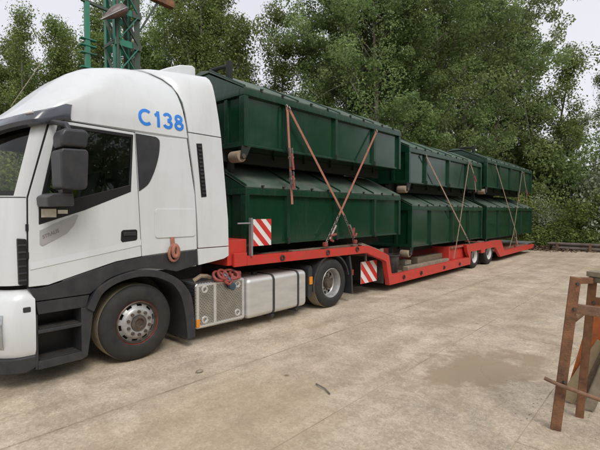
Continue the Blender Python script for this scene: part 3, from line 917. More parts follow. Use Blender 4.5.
def wheel(parent, cx, cy, rad, width, kind, rimr, mats=('steel', 'tread')):
    """near-side wheel whose outer sidewall lies at y = cy"""
    c = (cx, cy, rad)
    w = MB()
    pr1 = [(rimr, .03), (rimr + .012, .012), (rimr + .05, .0), (rad - .09, .002), (rad - .035, .016), (rad - .014, .036), (rad - .004, .052)]
    w.lathe(pr1, c, 64)
    tyre = w.build('tyre', 'tyre', parent, smooth=50)
    tp = [(rad - .004, .052)]
    k = 4
    y0, y1 = .052, width - .036
    bw = (y1 - y0) / (k + 1)
    for i in range(k + 1):
        a, b = y0 + i * bw, y0 + (i + 1) * bw
        tp += [(rad - .002, a + .006), (rad, (a + b) / 2), (rad - .002, b - .006)]
        if i < k:
            tp += [(rad - .014, b - .005), (rad - .014, b + .005)]
    tp += [(rad - .014, y1), (rad - .09, width), (rimr, width - .03), (rimr - .03, width - .05)]
    MB().lathe(tp, c, 64).build('tread', mats[1], tyre, smooth=30)
    if kind == 'front':
        prof = [(.238, .052), (.226, .046), (.200, .030), (.186, .010), (.165, -.008), (.115, -.012), (.095, -.006), (.09, .03)]
        MB().lathe([(rimr + .006, .022), (rimr - .006, .010), (rimr - .014, .03), (rimr - .03, .06), (.215, .075)], c, 64).build('rim_well', 'hub', parent, smooth=40)
        holes = (1, )
    else:
        prof = [(rimr + .006, .022), (rimr - .006, .012), (rimr - .012, .03), (rimr - .03, .06), (rimr - .035, .15), (rimr - .05, .165), (.17, .15), (.15, .135), (.10, .135), (.095, .14)]
        holes = (5, )
    rim = MB().lathe(prof, c, 80, skip=lambda i, kk: i in holes and kk % 8 < 4).build('rim', mats[0], parent, smooth=40)
    MB().lathe([(rimr - .0, .10 if kind == 'front' else .20), (0.02, .10 if kind == 'front' else .20)], c, 32).build('brake_drum', 'hub', rim)
    yb = -.012 if kind == 'front' else .135
    hubp = [(.098, yb + .004), (.094, yb - .012), (.06, yb - .02), (.05, yb + .006), (.001, yb + .006)] if kind == 'front' else \
           [(.11, yb), (.10, yb - .05), (.09, yb - .075), (.05, yb - .08), (.001, yb - .08)]
    hub = MB().lathe(hubp, c, 32).build('hub', 'hub', parent, smooth=40)
    nr = .138 if kind == 'front' else .135
    for i in range(10):
        t = 2 * math.pi * (i + .5) / 10
        p = Vector((cx + nr * math.cos(t), cy + yb + .006, rad + nr * math.sin(t)))
        MB().cyl(p, p + Vector((0, -.03, 0)), .0215, .019, 6).build('wheel_nut', 'nut', hub)
    return tyre, rim

def wheel_set(parent, cx, cy, rad, width, kind, rimr, mats=('steel', 'tread'), name='wheel'):
    e = bpy.data.objects.new(name, None)
    COL.objects.link(e)
    e.parent = parent
    wheel(e, cx, cy, rad, width, kind, rimr, mats)
    return e
fwheel = wheel_set(truck, WX, 0.03, WR, 0.32, 'front', 0.255)
MB().lathe([(.268, .0225), (.2645, .012), (.2605, .0205)], (WX, 0.03, WR), 64).build('pinstripe', 'redline', fwheel)
dwheel = wheel_set(truck, 6.28, 0.03, WR, 0.32, 'rear', 0.278)
for cx_ in (WX, 6.28):
    MB().lathe([(.2, 0), (.27, .02), (.38, 0), (WR - .02, .02), (WR, .04), (WR, .30), (WR - .03, .32), (.27, .32), (.2, .3)], (cx_, TW - .35, WR), 40).build('far_wheel', 'tyre', truck)
    MB().cyl((cx_, .3, WR), (cx_, TW - .3, WR), .07).build('axle', 'chassis', truck)
MB().lathe([(.2, 0), (.27, .02), (.38, 0), (WR - .02, .02), (WR, .04), (WR, .28), (WR - .03, .3), (.27, .3), (.2, .3)], (6.28, .37, WR), 40).build('inner_wheel', 'tyre', truck)
# chassis
for yy in (0.78, 1.64):
    MB().box(1.5, 7.1, yy, yy + .08, 0.66, 0.93).build('chassis_rail', 'chassis', truck, bevel=0.01)
MB().box(2.0, 3.7, .5, 2.0, .55, 1.05).build('engine_block', 'chassis', truck, bevel=0.04)
MB().box(1.4, 2.0, .35, 2.15, .35, 1.05).build('engine_guard', 'chassis', truck)
MB().prism([(5.7, .93), (6.9, .93), (6.75, 1.0), (5.85, 1.0)], .75, 1.75).build('fifth_wheel', 'chassis', truck, bevel=.01)
MB().box(3.3, 4.05, .62, .9, .3, .85).build('battery_box', 'chassis', truck)
# perforated exhaust cover
ex = MB().prism([(3.245, .235), (3.275, .205), (4.09, .19), (4.125, .22), (4.125, .80), (4.09, .835), (3.275, .835), (3.245, .80)], .03, .6).build('exhaust_cover', 'perf', truck, bevel=.025, seg=3)
for xx in (3.262, 3.55, 4.065):
    MB().box(xx, xx + .045, .022, .034, .24, .80).build('cover_rib', 'alu', ex, bevel=.004)
for z in (.222, .785):
    MB().box(3.27, 4.1, .024, .033, z, z + .03).build('cover_rib', 'alu', ex, bevel=.004)
for xx, zz in ((3.40, .74), (3.98, .74), (3.40, .32), (3.98, .32)):
    MB().lathe([(.055, .012), (.05, -.004), (.03, -.004), (.026, .01)], (xx, .022, zz), 20).build('cover_boss', 'alu', ex, smooth=40)
MB().box(3.252, 3.31, .008, .03, .235, .345).build('side_marker', 'amber', ex, bevel=.006)
tank = MB().box(4.165, 5.55, .02, .66, .165, .795).build('fuel_tank', 'alu', truck, bevel=.085, seg=5)
for xx in (4.70, 5.285):
    MB().prism(rrect(.010, .67, .155, .805, .092), xx, xx + .045, 'x').build('tank_strap', 'plastic', tank, bevel=.004, seg=1)
    MB().box(xx - .01, xx + .055, .04, .62, .10, .16).build('tank_bracket', 'chassis', tank, bevel=.01)
MB().cyl((4.55, .3, .79), (4.55, .3, .84), .05, n=20).build('filler_cap', 'black', tank)
# rear fender of the drive axle
def arc(cx, cz, r, a0, a1, k=16):
    return [(cx + r * math.cos(R(a0 + (a1 - a0) * i / k)), cz + r * math.sin(R(a0 + (a1 - a0) * i / k))) for i in range(k + 1)]
MB().prism(arc(6.28, .45, .565, 188, 12) + arc(6.28, .45, .53, 12, 188), .03, .70).build('rear_fender', 'plastic', truck, bevel=.008)
MB().prism([(5.60, .30), (5.71, .30), (5.71, .80), (5.66, .86), (5.60, .80)], .04, .6).build('fender_front_flap', 'plastic', truck, bevel=.01)
MB().prism([(6.80, .93), (6.86, .95), (6.93, .62), (6.95, .17), (6.90, .17), (6.88, .60)], .02, .62).build('mud_flap', 'plastic', truck, bevel=.008)
MB().box(5.612, 5.69, .012, .04, .52, .66).build('side_marker', 'amber', truck, bevel=.01)
MB().box(6.96, 7.05, .10, .55, .50, .66).build('tail_light_box', 'plastic', truck, bevel=.02)
MB().box(7.02, 7.07, .09, .16, .52, .64).build('tail_light', 'redlens', truck, bevel=.01)
# mirrors
mir = MB().prism([(1.47, 2.44), (1.465, 2.56), (1.50, 2.625), (1.715, 2.635), (1.735, 2.58), (1.715, 2.45)], -.40, -.16).build('mirror', 'plastic', truck, bevel=.035, seg=3)
MB().prism([(1.465, 2.06), (1.455, 2.38), (1.475, 2.425), (1.70, 2.435), (1.72, 2.40), (1.705, 2.07), (1.68, 2.035), (1.49, 2.03)], -.42, -.14).build('mirror_housing', 'plastic', mir, bevel=.035, seg=3)
MB().prism([(1.37, 1.86), (1.36, 1.96), (1.42, 1.995), (1.60, 2.005), (1.61, 1.87)], -.34, .005).build('mirror_arm', 'plastic', mir, bevel=.02)
MB().box(1.50, 1.6, -.32, -.2, 1.98, 2.05).build('mirror_stem', 'plastic', mir, bevel=.01)
MB().tube([(1.60, -.25, 2.62), (1.58, -.22, 2.69), (1.52, -.1, 2.72), (1.50, .01, 2.73)], .028, 10).build('mirror_arm', 'plastic', mir)
MB().prism([(1.55, 2.44), (1.65, 2.44), (1.65, 2.425), (1.55, 2.425)], -.36, -.2).build('mirror_joint', 'black', mir)
# aerial on the roof
MB().tube([(1.2, .16, 2.86), (1.55, .33, 3.46)], .004, 6).build('aerial', 'greywood', truck)

# ------------------------------------------------------------------ trailer
trailer = thing('lowloader_trailer', (12.5, 1.25, 0), 'red low loader trailer with gooseneck carrying six green containers', 'trailer')
side = [(4.15, 1.145), (7.48, 1.10), (7.62, 1.07), (8.27, .86), (8.33, .82), (8.455, .375), (13.18, .40), (13.18, .175), (8.36, .155), (8.20, .70), (8.12, .735), (7.42, .955), (4.15, 1.0)]
for y0, y1 in ((0, .12), (TW - .12, TW)):
    MB().prism(side, y0, y1).build('side_beam', 'red', trailer, bevel=.008)
MB().box(3.82, 4.19, .06, TW - .06, 1.02, 1.40).build('headboard', 'red', trailer, bevel=.012)
MB().box(3.9, 4.148, -.002, .05, 1.0, 1.2).build('headboard_corner', 'red', trailer, bevel=.01)
MB().box(4.2, 7.46, .122, TW - .122, 1.03, 1.07).build('gooseneck_deck', 'reddeck', trailer)
MB().prism([(7.46, 1.03), (7.46, 1.07), (8.25, .81), (8.25, .77)], .122, TW - .122).build('neck_plate', 'reddeck', trailer)
MB().box(8.24, 8.30, .122, TW - .122, .2, .80).build('neck_bulkhead', 'chassis', trailer)
nk = 14
for i in range(nk):
    y0 = .128 + i * (TW - .256) / nk
    MB().box(8.46, 12.0, y0, y0 + (TW - .256) / nk - .012, .30, .335).build('deck_plank', 'wood', trailer)
MB().box(8.4, 13.0, .8, 1.7, .16, .296).build('centre_beam', 'chassis', trailer)
MB().box(12.0, 12.06, .16, TW - .16, .25, .79).build('bogie_bulkhead', 'red', trailer)
for y0, y1 in ((.16, .22), (TW - .22, TW - .16)):
    MB().box(12.06, 13.3, y0, y1, .2, .79).build('bogie_web', 'red', trailer, bevel=.006)
bog = [(12.5, .80), (12.5, .64), (13.18, .60), (13.12, .41), (13.19, .41), (13.19, .17), (13.29, .17), (13.30, .56), (14.22, .56), (14.26, .44), (14.60, .44), (14.64, .56), (15.66, .56), (15.80, .50), (16.25, .175), (20.75, .205), (20.98, .28), (20.98, .375), (16.70, .375), (16.42, .70), (16.30, .79)]
bog = [(12.95, .80), (13.0, .62), (13.185, .40), (13.185, .17), (13.29, .17), (13.31, .565), (14.22, .565), (14.26, .45), (14.60, .45), (14.64, .565), (15.62, .565), (15.78, .50), (16.25, .175), (20.75, .205), (20.98, .28), (20.98, .375), (16.70, .375), (16.42, .68), (16.28, .785)]
for y0, y1 in ((0.0, .10), (TW - .10, TW)):
    MB().prism(bog, y0, y1).build('bogie_beam', 'red', trailer, bevel=.008)
MB().box(12.06, 16.3, .102, TW - .102, .74, .782).build('bogie_deck', 'reddeck', trailer)
MB().box(16.3, 20.95, .102, TW - .102, .31, .35).build('rear_deck', 'reddeck', trailer)
MB().box(12.5, 17, .95, 1.55, .3, .73).build('bogie_frame', 'chassis', trailer)
MB().box(16.3, 20.6, .6, 1.9, .2, .305).build('rear_frame', 'chassis', trailer)
MB().prism([(20.99, .33), (22.7, .36), (22.7, .39), (20.99, .375)], .35, 1.15).build('loading_ramp', 'galv', trailer)
MB().prism([(20.99, .33), (22.7, .36), (22.7, .39), (20.99, .375)], 1.35, 2.15).build('loading_ramp', 'galv', trailer)
for x in (13.76, 15.14):
    wheel_set(trailer, x, .03, .405, .28, 'rear', .235, ('rimwhite', 'tyre'))
    MB().lathe([(.15, 0), (.30, .0), (.39, .02), (.405, .05), (.405, .25), (.38, .28), (.15, .28)], (x, TW - .32, .405), 32).build('far_wheel', 'tyre', trailer)
    MB().cyl((x, .2, .405), (x, TW - .2, .405), .06).build('axle', 'chassis', trailer)
for x in (4.9, 6.1, 7.05, 9.0, 9.9, 11.3, 12.4):
    z = 1.06 if x < 8 else .27
    MB().lathe([(.05, .0), (.05, -.02), (.028, -.02), (.028, .0)], (x, -.002, z), 16).build('lashing_ring', 'chassis', trailer, smooth=40)
def hazard(x0, x1, z0, z1, y, name, lean=0.0):
    root = MB().box(x0, x1, y, y + .012, z0, z1).build(name, 'hwhite', trailer)
    W, H = x1 - x0, z1 - z0
    k = 3
    p = (W + H) / (k + .5)
    for i in range(-1, k + 2):
        # diagonal band a <= (x - x0) + (z - z0)*sx <= b clipped to the board
        a, b = i * p, i * p + p * .5
        poly = [(x0, z0), (x1, z0), (x1, z1), (x0, z1)]
        def clip(poly, fn):
            o = []
            for j in range(len(poly)):
                P, Q = poly[j], poly[(j + 1) % len(poly)]
                fp, fq = fn(P), fn(Q)
                if fp >= 0:
                    o.append(P)
                if fp * fq < 0:
                    t = fp / (fp - fq)
                    o.append((P[0] + (Q[0] - P[0]) * t, P[1] + (Q[1] - P[1]) * t))
            return o
        poly = clip(poly, lambda q: (q[0] - x0) + (q[1] - z0) - a)
        if len(poly) > 2:
            poly = clip(poly, lambda q: b - (q[0] - x0) - (q[1] - z0))
        if len(poly) > 2:
            MB().prism(poly, y - .004, y - .001).build('red_stripe', 'hred', root)
    return root
hz = hazard(4.245, 4.62, 1.29, 1.70, -.03, 'hazard_board')
MB().box(4.205, 4.24, -.03, .03, 1.14, 1.72).build('bracket_post', 'galv', hz, bevel=.004)
MB().cyl((3.98, .02, 1.64), (4.22, .0, 1.64), .012, n=8).build('bracket_rod', 'galv', hz)
hz2 = hazard(7.50, 8.13, .27, .74, .20, 'hazard_board')
MB().box(7.7, 7.74, .215, .25, .3, .9).build('bracket_post', 'galv', hz2)

# ------------------------------------------------------------------ containers
CW = 2.26
def container(x0, x1, zb, zt, label, ribs, rise=0.45, frame=.30, name='container', hooks=True, end_panels=True, roller=True):
    y0, y1 = .12, .12 + CW
    c = thing(name, ((x0 + x1) / 2, (y0 + y1) / 2, zb - frame), label, 'container', 'dark green lidded containers stacked on the trailer')
    b = MB().box(x0 + .05, x1 - .05, y0 + .06, y1 - .06, zb, zt - .06).build('hull', 'green', c, bevel=.01)
    # top rim of box section
    rim = MB()
    rim.box(x0, x1, y0 - .005, y0 + .10, zt - .105, zt); rim.box(x0, x1, y1 - .10, y1 + .005, zt - .105, zt)
    rim.box(x0 - .004, x0 + .10, y0 + .101, y1 - .101, zt - .103, zt - .001); rim.box(x1 - .10, x1 + .004, y0 + .101, y1 - .101, zt - .103, zt - .001)
    rim.build('top_rim', 'greenrib', c, bevel=.008)
    MB().box(x0 + .012, x1 - .012, y0 + .035, y0 + .061, zb - .008, zb + .03).build('bottom_rail', 'greenrib', c, bevel=.006)
    for xx in (x0, x1 - .09):
        MB().box(xx + .003, xx + .087, y0, y0 + .12, zb - .01, zt - .106).build('corner_post', 'greenrib', c, bevel=.008)
        MB().box(xx + .003, xx + .087, y1 - .12, y1, zb - .01, zt - .106).build('corner_post', 'greenrib', c, bevel=.008)
    for xr in ribs:
        rb = MB().prism([(xr - .045, y0 + .061), (xr - .035, y0 + .002), (xr + .035, y0 + .002), (xr + .045, y0 + .061)], zb + .0, zt - .107, 'z').build('rib', 'greenrib', c)
        MB().box(xr - .028, xr + .028, y0 - .014, y0 + .02, zb - .02, zb + .085).build('latch_lug', 'under', rb, bevel=.008)
        MB().prism([(xr - .045, y1 - .061), (xr - .035, y1 - .002), (xr + .035, y1 - .002), (xr + .045, y1 - .061)], zb + .0, zt - .107, 'z').build('rib', 'greenrib', c)
    # end frames with pressed panels
    zr = zt + rise
    yr = y0 + .90
    for xa, sgn in ((x0, 1), (x1, -1)):
        gx = sorted((xa + sgn * .0, xa + sgn * .05))
        poly = [(y0 + .02, zt - .002), (yr, zr - .06), (y1 - .90, zr - .06), (y1 - .02, zt - .002)]
        MB().prism(poly, gx[0] + .006, gx[1], 'x').build('end_gable', 'greenrib', c, bevel=.006)
        if end_panels:
            for yy in (y0 + .46, (y0 + y1) / 2, y1 - .46):
                lo_, hi_ = sorted((xa + sgn * .01, xa + sgn * .052))
                MB().box(lo_, hi_, yy - .04, yy + .04, zb, zt - .107).build('end_rib', 'greenrib', c, bevel=.006)
            lo_, hi_ = sorted((xa + sgn * .008, xa + sgn * .052))
            MB().box(lo_, hi_, y0 + .121, y1 - .121, zb - .008, zb + .07).build('end_rail', 'greenrib', c, bevel=.006)
    # lids: pitched side flaps and a flat middle
    nl = 4
    L = (x1 - x0)
    for i in range(nl):
        xa, xb = x0 + L * i / nl + .008, x0 + L * (i + 1) / nl - .008
        lid = MB()
        lid.prism([(y0 + .012, zt + .004), (y0 + .012, zt + .03), (yr, zr), (yr, zr - .03)], xa, xb, 'x')
        lo = lid.build('lid_panel', 'lid', c, bevel=.006)
        MB().prism([(y0 + .004, zt + .024), (y0 + .004, zt + .048), (yr - .005, zr + .02), (yr - .005, zr)], xa - .004, xa + .03, 'x').build('lid_seam', 'greenrib', lo, bevel=.004)
        MB().prism([(y1 - .012, zt + .004), (y1 - .012, zt + .03), (y1 - .90, zr), (y1 - .90, zr - .03)], xa, xb, 'x').build('lid_panel', 'lid', c, bevel=.006)
        for s_ in (.3, .7):
            xh = xa + (xb - xa) * s_
            MB().box(xh - .014, xh + .014, y0 - .012, y0 + .03, zt - .012, zt + .045).build('hinge', 'under', lo, bevel=.006)
            MB().cyl((xh - .03, y0 - .002, zt + .043), (xh + .03, y0 - .002, zt + .043), .010, n=8).build('hinge_pin', 'under', lo)
    MB().prism([(yr + .004, zr - .03), (yr + .004, zr + .002), ((y0 + y1) / 2, zr + .045), (y1 - .904, zr + .002), (y1 - .904, zr - .03)], x0 + .01, x1 - .01, 'x').build('lid_crown', 'lid', c, bevel=.006)
    # underframe
    for yy in (y0 + .55, y1 - .67):
        MB().box(x0 + .02, x1 - .1, yy, yy + .12, zb - .20, zb - .001).build('skid_rail', 'under', c, bevel=.006)
    nc = 6
    for i in range(nc):
        xx = x0 + .3 + (L - .7) * i / (nc - 1)
        MB().box(xx, xx + .06, y0 + .5, y1 - .5, zb - .09, zb - .002).build('cross_member', 'under', c, bevel=.004)
    if roller:
        for ry in (y0 + .05, y1 - .30):
            rz = zb - .165
            MB().lathe([(.0, 0), (.05, 0), (.085, .006), (.09, .02), (.09, .225), (.085, .24), (.02, .245)], (x0 + .0, ry, rz), 24).build('roller', 'roller', c, smooth=50)
            br = MB().prism([(x0 - .05, rz - .04), (x0 + .05, rz - .04), (x0 + .16, zb - .003), (x0 - .02, zb - .003)], ry - .03, ry - .008).build('roller_bracket', 'under', c, bevel=.005)
            MB().cyl((x0, ry - .045, rz), (x0, ry - .0, rz), .035, n=14).build('roller_axle', 'hub', br)
    if hooks:
        hx = x0 + .14
        yb = y0 + .52
        hk = MB()
        hk.box(hx - .04, hx + .04, yb - .04, yb + .05, zt + .18, zr + .10)
        hk.build('hook_post', 'under', c, bevel=.008)
        MB().tube([(hx, yb, zr + .02), (hx, yb + .25, zr + .05), (hx, yb + .5, zr + .06)], .035, 8).build('hook_arm', 'under', c)
    return c

container(4.22, 9.05, 1.285, 2.185, 'lower green container on the gooseneck right behind the cab', (5.18, 6.55, 7.93))
container(4.20, 9.04, 2.83, 3.70, 'upper green container nearest the cab, top of the front stack', (5.15, 6.53, 7.90))
container(9.62, 14.68, .93, 1.955, 'lower green container of the middle stack above the low deck', (10.75, 12.2, 13.5), frame=.26)
container(9.45, 14.55, 2.535, 3.395, 'upper green container of the middle stack with crossed straps', (10.43, 11.91, 13.3))
container(15.08, 21.1, .88, 1.965, 'lower green container at the trailer tail', (16.5, 18.0, 19.5), frame=.26)
container(15.05, 20.97, 2.68, 3.61, 'upper green container at the trailer tail beside the trees', (16.5, 17.9, 19.4))

# ------------------------------------------------------------------ lashing straps
def strap(pts, label, m='strap', binder=None, ratchet=None, y=None, hook=True, width=.05, group='lashing straps on the containers', name='lashing_strap'):
    P = [Vector(p) for p in pts]
    s = thing(name, P[-1], label, 'strap', group)
    k = []
    for a, b in zip(P, P[1:]):
        d = b - a
        m_ = max(2, int(d.length / .25))
        for i in range(m_):
            t = i / m_
            k.append(a + d * t)
    k.append(P[-1])
    d = (P[-1] - P[0]).normalized()
    wd = d.cross(Vector((0, 1, 0)))
    MB().ribbon(k, wd, width, .005, (0, 1, 0)).build('webbing', m, s)
    if ratchet:
        for t0, t1 in ratchet:
            a, b = P[0].lerp(P[-1], t0), P[0].lerp(P[-1], t1)
            e = (b - a).normalized(); sd = e.cross(Vector((0, 1, 0))).normalized()
            rt = MB()
            for q in (-1, 1):
                rt.ribbon([a + sd * .035 * q + Vector((0, -.03, 0)), b + sd * .03 * q + Vector((0, -.035, 0))], sd, .008, .045, (0, 1, 0))
            rto = rt.build('ratchet', 'ratchet', s, bevel=.002, seg=1)
            MB().cyl((a + b) / 2 - sd * .05 + Vector((0, -.03, 0)), (a + b) / 2 + sd * .05 + Vector((0, -.03, 0)), .025, n=12).build('ratchet_spool', 'ratchet', rto)
            MB().ribbon([a.lerp(b, .3) + Vector((0, -.055, 0)), a.lerp(b, 1.15) + Vector((0, -.075, 0))], sd, .05, .012, (0, 1, 0)).build('ratchet_handle', 'redsteel', rto, bevel=.004)
    if hook:
        q = P[0]
        MB().tube([q + Vector((0, .0, -.05)), q + Vector((0, -.02, .0)), q + Vector((0, .0, .035)), q + Vector((0, .035, .03))], .012, 8).build('top_hook', 'ratchet', s)
    return s
def binder(a, b, label, red=True, name='chain_binder'):
    """links of chain from a down to a red shackle at b"""
    a, b = Vector(a), Vector(b)
    s = thing(name, b, label, 'chain', 'chain fasteners at the strap ends')
    d = (b - a); L = d.length; e = d.normalized()
    sd = e.cross(Vector((0, 1, 0))).normalized()
    nl = max(3, int(L / .06))
    for i in range(nl):
        c = a + e * (L * (i + .5) / nl)
        nrm = sd if i % 2 else Vector((0, 1, 0))
        pts = [c + e * (.036 * math.cos(t)) + nrm * (.022 * math.sin(t)) for t in [2 * math.pi * j / 10 for j in range(10)]]
        MB().tube(pts, .007, 6, True).build('link', 'ratchet', s)
    if red:
        MB().cyl(a.lerp(b, .35) + Vector((0, -.045, 0)), a.lerp(b, .8) + Vector((0, -.045, 0)), .022, n=12).build('tension_screw', 'ratchet', s)
        q = a.lerp(b, .62) + Vector((0, -.05, 0))
        MB().tube([q + sd * .09 + e * -.05, q + sd * .04, q - sd * .02 + e * .05, q + sd * .03 + e * .12, q + sd * .1 + e * .1], .026, 8).build('lever', 'redsteel', s)
        MB().box(b.x - .05, b.x + .05, b.y - .045, b.y + .03, b.z - .02, b.z + .06).build('shackle', 'redsteel', s, bevel=.02)
    return s
YS = .085
strap([(5.10, YS, 3.56), (5.10, YS - .02, 3.45), (5.14, -.0, 1.94)], 'hanging orange strap with ratchet beside the hazard board, front stack', ratchet=[(.42, .62), (.66, .82)])
strap([(5.16, YS, 3.54), (6.67, YS - .035, 1.75)], 'orange strap slanting down rearward across the front stack')
binder((6.67, YS - .035, 1.75), (7.05, .06, 1.19), 'chain fastener at foot of the rearward slanting strap, front stack')
strap([(7.90, YS, 3.55), (6.48, YS - .06, 1.75)], 'orange strap slanting down toward the cab across the front stack')
binder((6.48, YS - .06, 1.75), (6.08, .05, 1.19), 'red lever chain fastener above the tractor rear wheel')
strap([(10.30, YS, 3.26), (12.94, YS - .05, 1.11)], 'tan strap slanting down rearward across the middle stack', 'strapgrey')
binder((12.94, YS - .05, 1.11), (13.36, .05, .80), 'chain fastener on the bogie deck at the middle stack', False)
strap([(13.28, YS, 3.33), (12.28, YS - .065, 1.05), (12.05, .03, .45)], 'tan strap slanting forward to the low deck, middle stack', 'strapgrey')
strap([(13.42, YS, 3.32), (13.62, YS - .04, 3.0), (13.78, YS - .05, 2.45)], 'loose strap end dangling from upper middle container', 'strapgrey', ratchet=[(.35, .6)])
strap([(15.87, YS, 3.48), (18.3, YS - .05, 1.0), (18.7, .06, .42)], 'tan strap slanting down rearward across the tail stack', 'strapgrey')
strap([(19.23, YS, 3.47), (17.9, YS - .065, .95), (17.55, .06, .42)], 'tan strap slanting forward across the tail stack', 'strapgrey')
strap([(19.45, YS, 3.45), (19.75, YS - .04, 2.7), (19.92, YS - .06, 1.95)], 'loose strap end dangling at the rear of the tail stack', 'strapgrey', ratchet=[(.4, .6)])
binder((17.95, .0, 1.0), (18.25, .05, .42), 'chain and red shackle on the tail deck', True)

# sling loop below the locker hatch
sl_ = thing('sling_loop', (2.9, -.02, 1.17), 'faded red sling loop hanging below the cab locker hatch', 'sling')
MB().ribbon([(2.885, -.012, 1.49), (2.888, -.02, 1.40)], (1, 0, 0), .055, .01, (0, 1, 0)).build('tail', 'strap', sl_)
MB().tube([(2.895 + .07 * math.cos(t), -.035 - .01 * math.sin(t), 1.29 + .105 * math.sin(t)) for t in [2 * math.pi * i / 20 for i in range(20)]], .019, 8, True).build('loop', 'strap', sl_)
MB().tube([(2.90 + .035 * math.cos(t), -.06, 1.31 + .07 * math.sin(t)) for t in [2 * math.pi * i / 16 for i in range(16)]], .024, 8, True).build('inner_loop', 'strap', sl_)

# air hoses lying over the exhaust cover
ho = thing('air_hose_bundle', (3.78, .2, .84), 'tangled red air hoses with dark coupling over the exhaust cover', 'hose')
rr_ = random.Random(5)
for i in range(5):
    cx_, cz_, r1_ = 3.66 + .075 * i, .88 + rr_.uniform(-.02, .03), rr_.uniform(.05, .08)
    tl = rr_.uniform(-.6, .6)
    MB().tube([(cx_ + r1_ * 1.3 * math.cos(t), .06 + .07 * math.sin(t + tl), cz_ + r1_ * .8 * math.sin(t)) for t in [2 * math.pi * k / 16 for k in range(16)]], .021, 8, True).build('hose', 'redhose', ho)
MB().tube([(3.70, .03, .88), (3.74, -.01, .80), (3.80, -.015, .76), (3.86, .0, .80), (3.90, .05, .90)], .022, 8).build('hose', 'redhose', ho)
MB().cyl((3.84, -.05, .73), (3.84, .02, .735), .055, .05, 16).build('coupling', 'bluegrey', ho, bevel=.01)
MB().tube([(3.84, .0, .76), (3.82, .02, .84), (3.78, .1, .90)], .03, 8).build('coupling_neck', 'bluegrey', ho)
MB().box(3.96, 4.08, .04, .14, .85, .93).build('hose_head', 'redhose', ho, bevel=.03)
MB().tube([(3.3, .15, .86), (3.4, .12, .92), (3.52, .15, .9), (3.62, .2, .86)], .03, 8).build('hose', 'roller', ho)

# ------------------------------------------------------------------ things on the trailer deck
tb = MB().lathe([(.0, 0), (.17, 0), (.18, .01), (.215, .40), (.235, .41), (.235, .44), (.2, .44), (.165, .03), (.0, .03)], (0, 0, 0), 28)
tb.v = [(x, -z, y) for x, y, z in tb.v]
tub = tb.build('plastic_tub', 'bucket', None, smooth=40)
tub.location = (9.10, .42, .336)
tag(tub, 'black plastic tub standing on the low deck behind the striped board', 'tub')
def timber(a, b, w_, h_, label, m='wood', group='timber lying on the trailer', nm='timber'):
    a, b = Vector(a), Vector(b)
    d = (b - a).normalized()
    s_ = d.cross(Vector((0, 0, 1))).normalized() * (w_ / 2)
    u_ = Vector((0, 0, h_))
    vs = [a - s_, b - s_, b + s_, a + s_, a - s_ + u_, b - s_ + u_, b + s_ + u_, a + s_ + u_]
    o = MB().add([v - a for v in vs], [(0, 3, 2, 1), (4, 5, 6, 7), (0, 1, 5, 4), (1, 2, 6, 5), (2, 3, 7, 6), (3, 0, 4, 7)]).build(nm, m, None, bevel=.01)
    o.location = a
    return tag(o, label, 'timber', group)
timber((9.45, .20, .337), (12.0, .22, .337), .14, .12, 'long grey timber lying along the low deck edge', 'greywood')
timber((10.35, .42, .337), (12.0, .46, .337), .2, .26, 'thick pale timber baulk lying behind the long deck timber')
timber((9.85, .35, .337), (9.85, .95, .337), .38, .12, 'lowest support block under the middle stack')
timber((9.85, .33, .458), (9.85, .93, .458), .33, .11, 'upper support block under the middle stack', 'greywood')
timber((4.6, .25, 1.072), (5.6, .45, 1.072), .12, .06, 'loose pale plank on the gooseneck behind the striped board')
timber((5.3, .2, 1.072), (7.3, .2, 1.072), .12, .07, 'long plank along the gooseneck edge')
for i, x in enumerate((4.7, 6.2, 8.6)):
    if x < 8:
        timber((x, .5, 1.072), (x, 2.0, 1.072), .3, .05, ('first', 'second')[i] + ' cross bearer under the front lower container from the cab')
sheet = MB().grid([[(7.45 + .09 * i, .14 + .1 * j, 1.115 - .03 * i + .02 * math.sin(i * 1.7 + j * 2.1)) for j in range(5)] for i in range(9)]).build('plastic_sheet', 'cloth', None, solidify=.006)
tag(sheet, 'crumpled pale sheet on the gooseneck slope', 'sheet')
timber((7.6, .3, 1.10), (8.5, .32, .86), .1, .05, 'short pale board on the gooseneck slope', 'greywood')

# ------------------------------------------------------------------ rusty trestle at the right
def beam(mb, a, b, w_, h_, up=(0, 0, 1)):
    a, b = Vector(a), Vector(b)
    d = (b - a).normalized()
    s_ = d.cross(Vector(up)).normalized()
    u_ = s_.cross(d).normalized()
    s_, u_ = s_ * (w_ / 2), u_ * (h_ / 2)
    return mb.add([a - s_ - u_, a + s_ - u_, a + s_ + u_, a - s_ + u_, b - s_ - u_, b + s_ - u_, b + s_ + u_, b - s_ + u_],
                  [(0, 1, 2, 3), (7, 6, 5, 4), (0, 4, 5, 1), (1, 5, 6, 2), (2, 6, 7, 3), (3, 7, 4, 0)])
vd = (math.cos(YAW - .5), math.sin(YAW - .5), 0)
ts = thing('rusty_trestle', (4.2, -4.3, 0), 'rusty brown steel trestle standing at the right edge', 'trestle')
P1, T1 = Vector((3.98, -4.09, -.002)), Vector((4.0, -4.208, 1.285))
P2, T2 = Vector((4.37, -4.20, -.002)), Vector((4.30, -4.285, 1.24))
for a, b, w_ in ((P1, T1, .075), (P2, T2, .06)):
    mb = MB()
    beam(mb, a, b, w_, .05, vd)
    mb.build('leg', 'rust', ts, bevel=.006)
far1, far2 = Vector((4.05, -4.75, 0)), Vector((4.45, -4.85, 0))
for f_ in (far1, far2):
    mb = MB(); beam(mb, f_, f_ + Vector((0, .06, 1.26)), .07, .05, vd); mb.build('leg', 'rust', ts, bevel=.006)
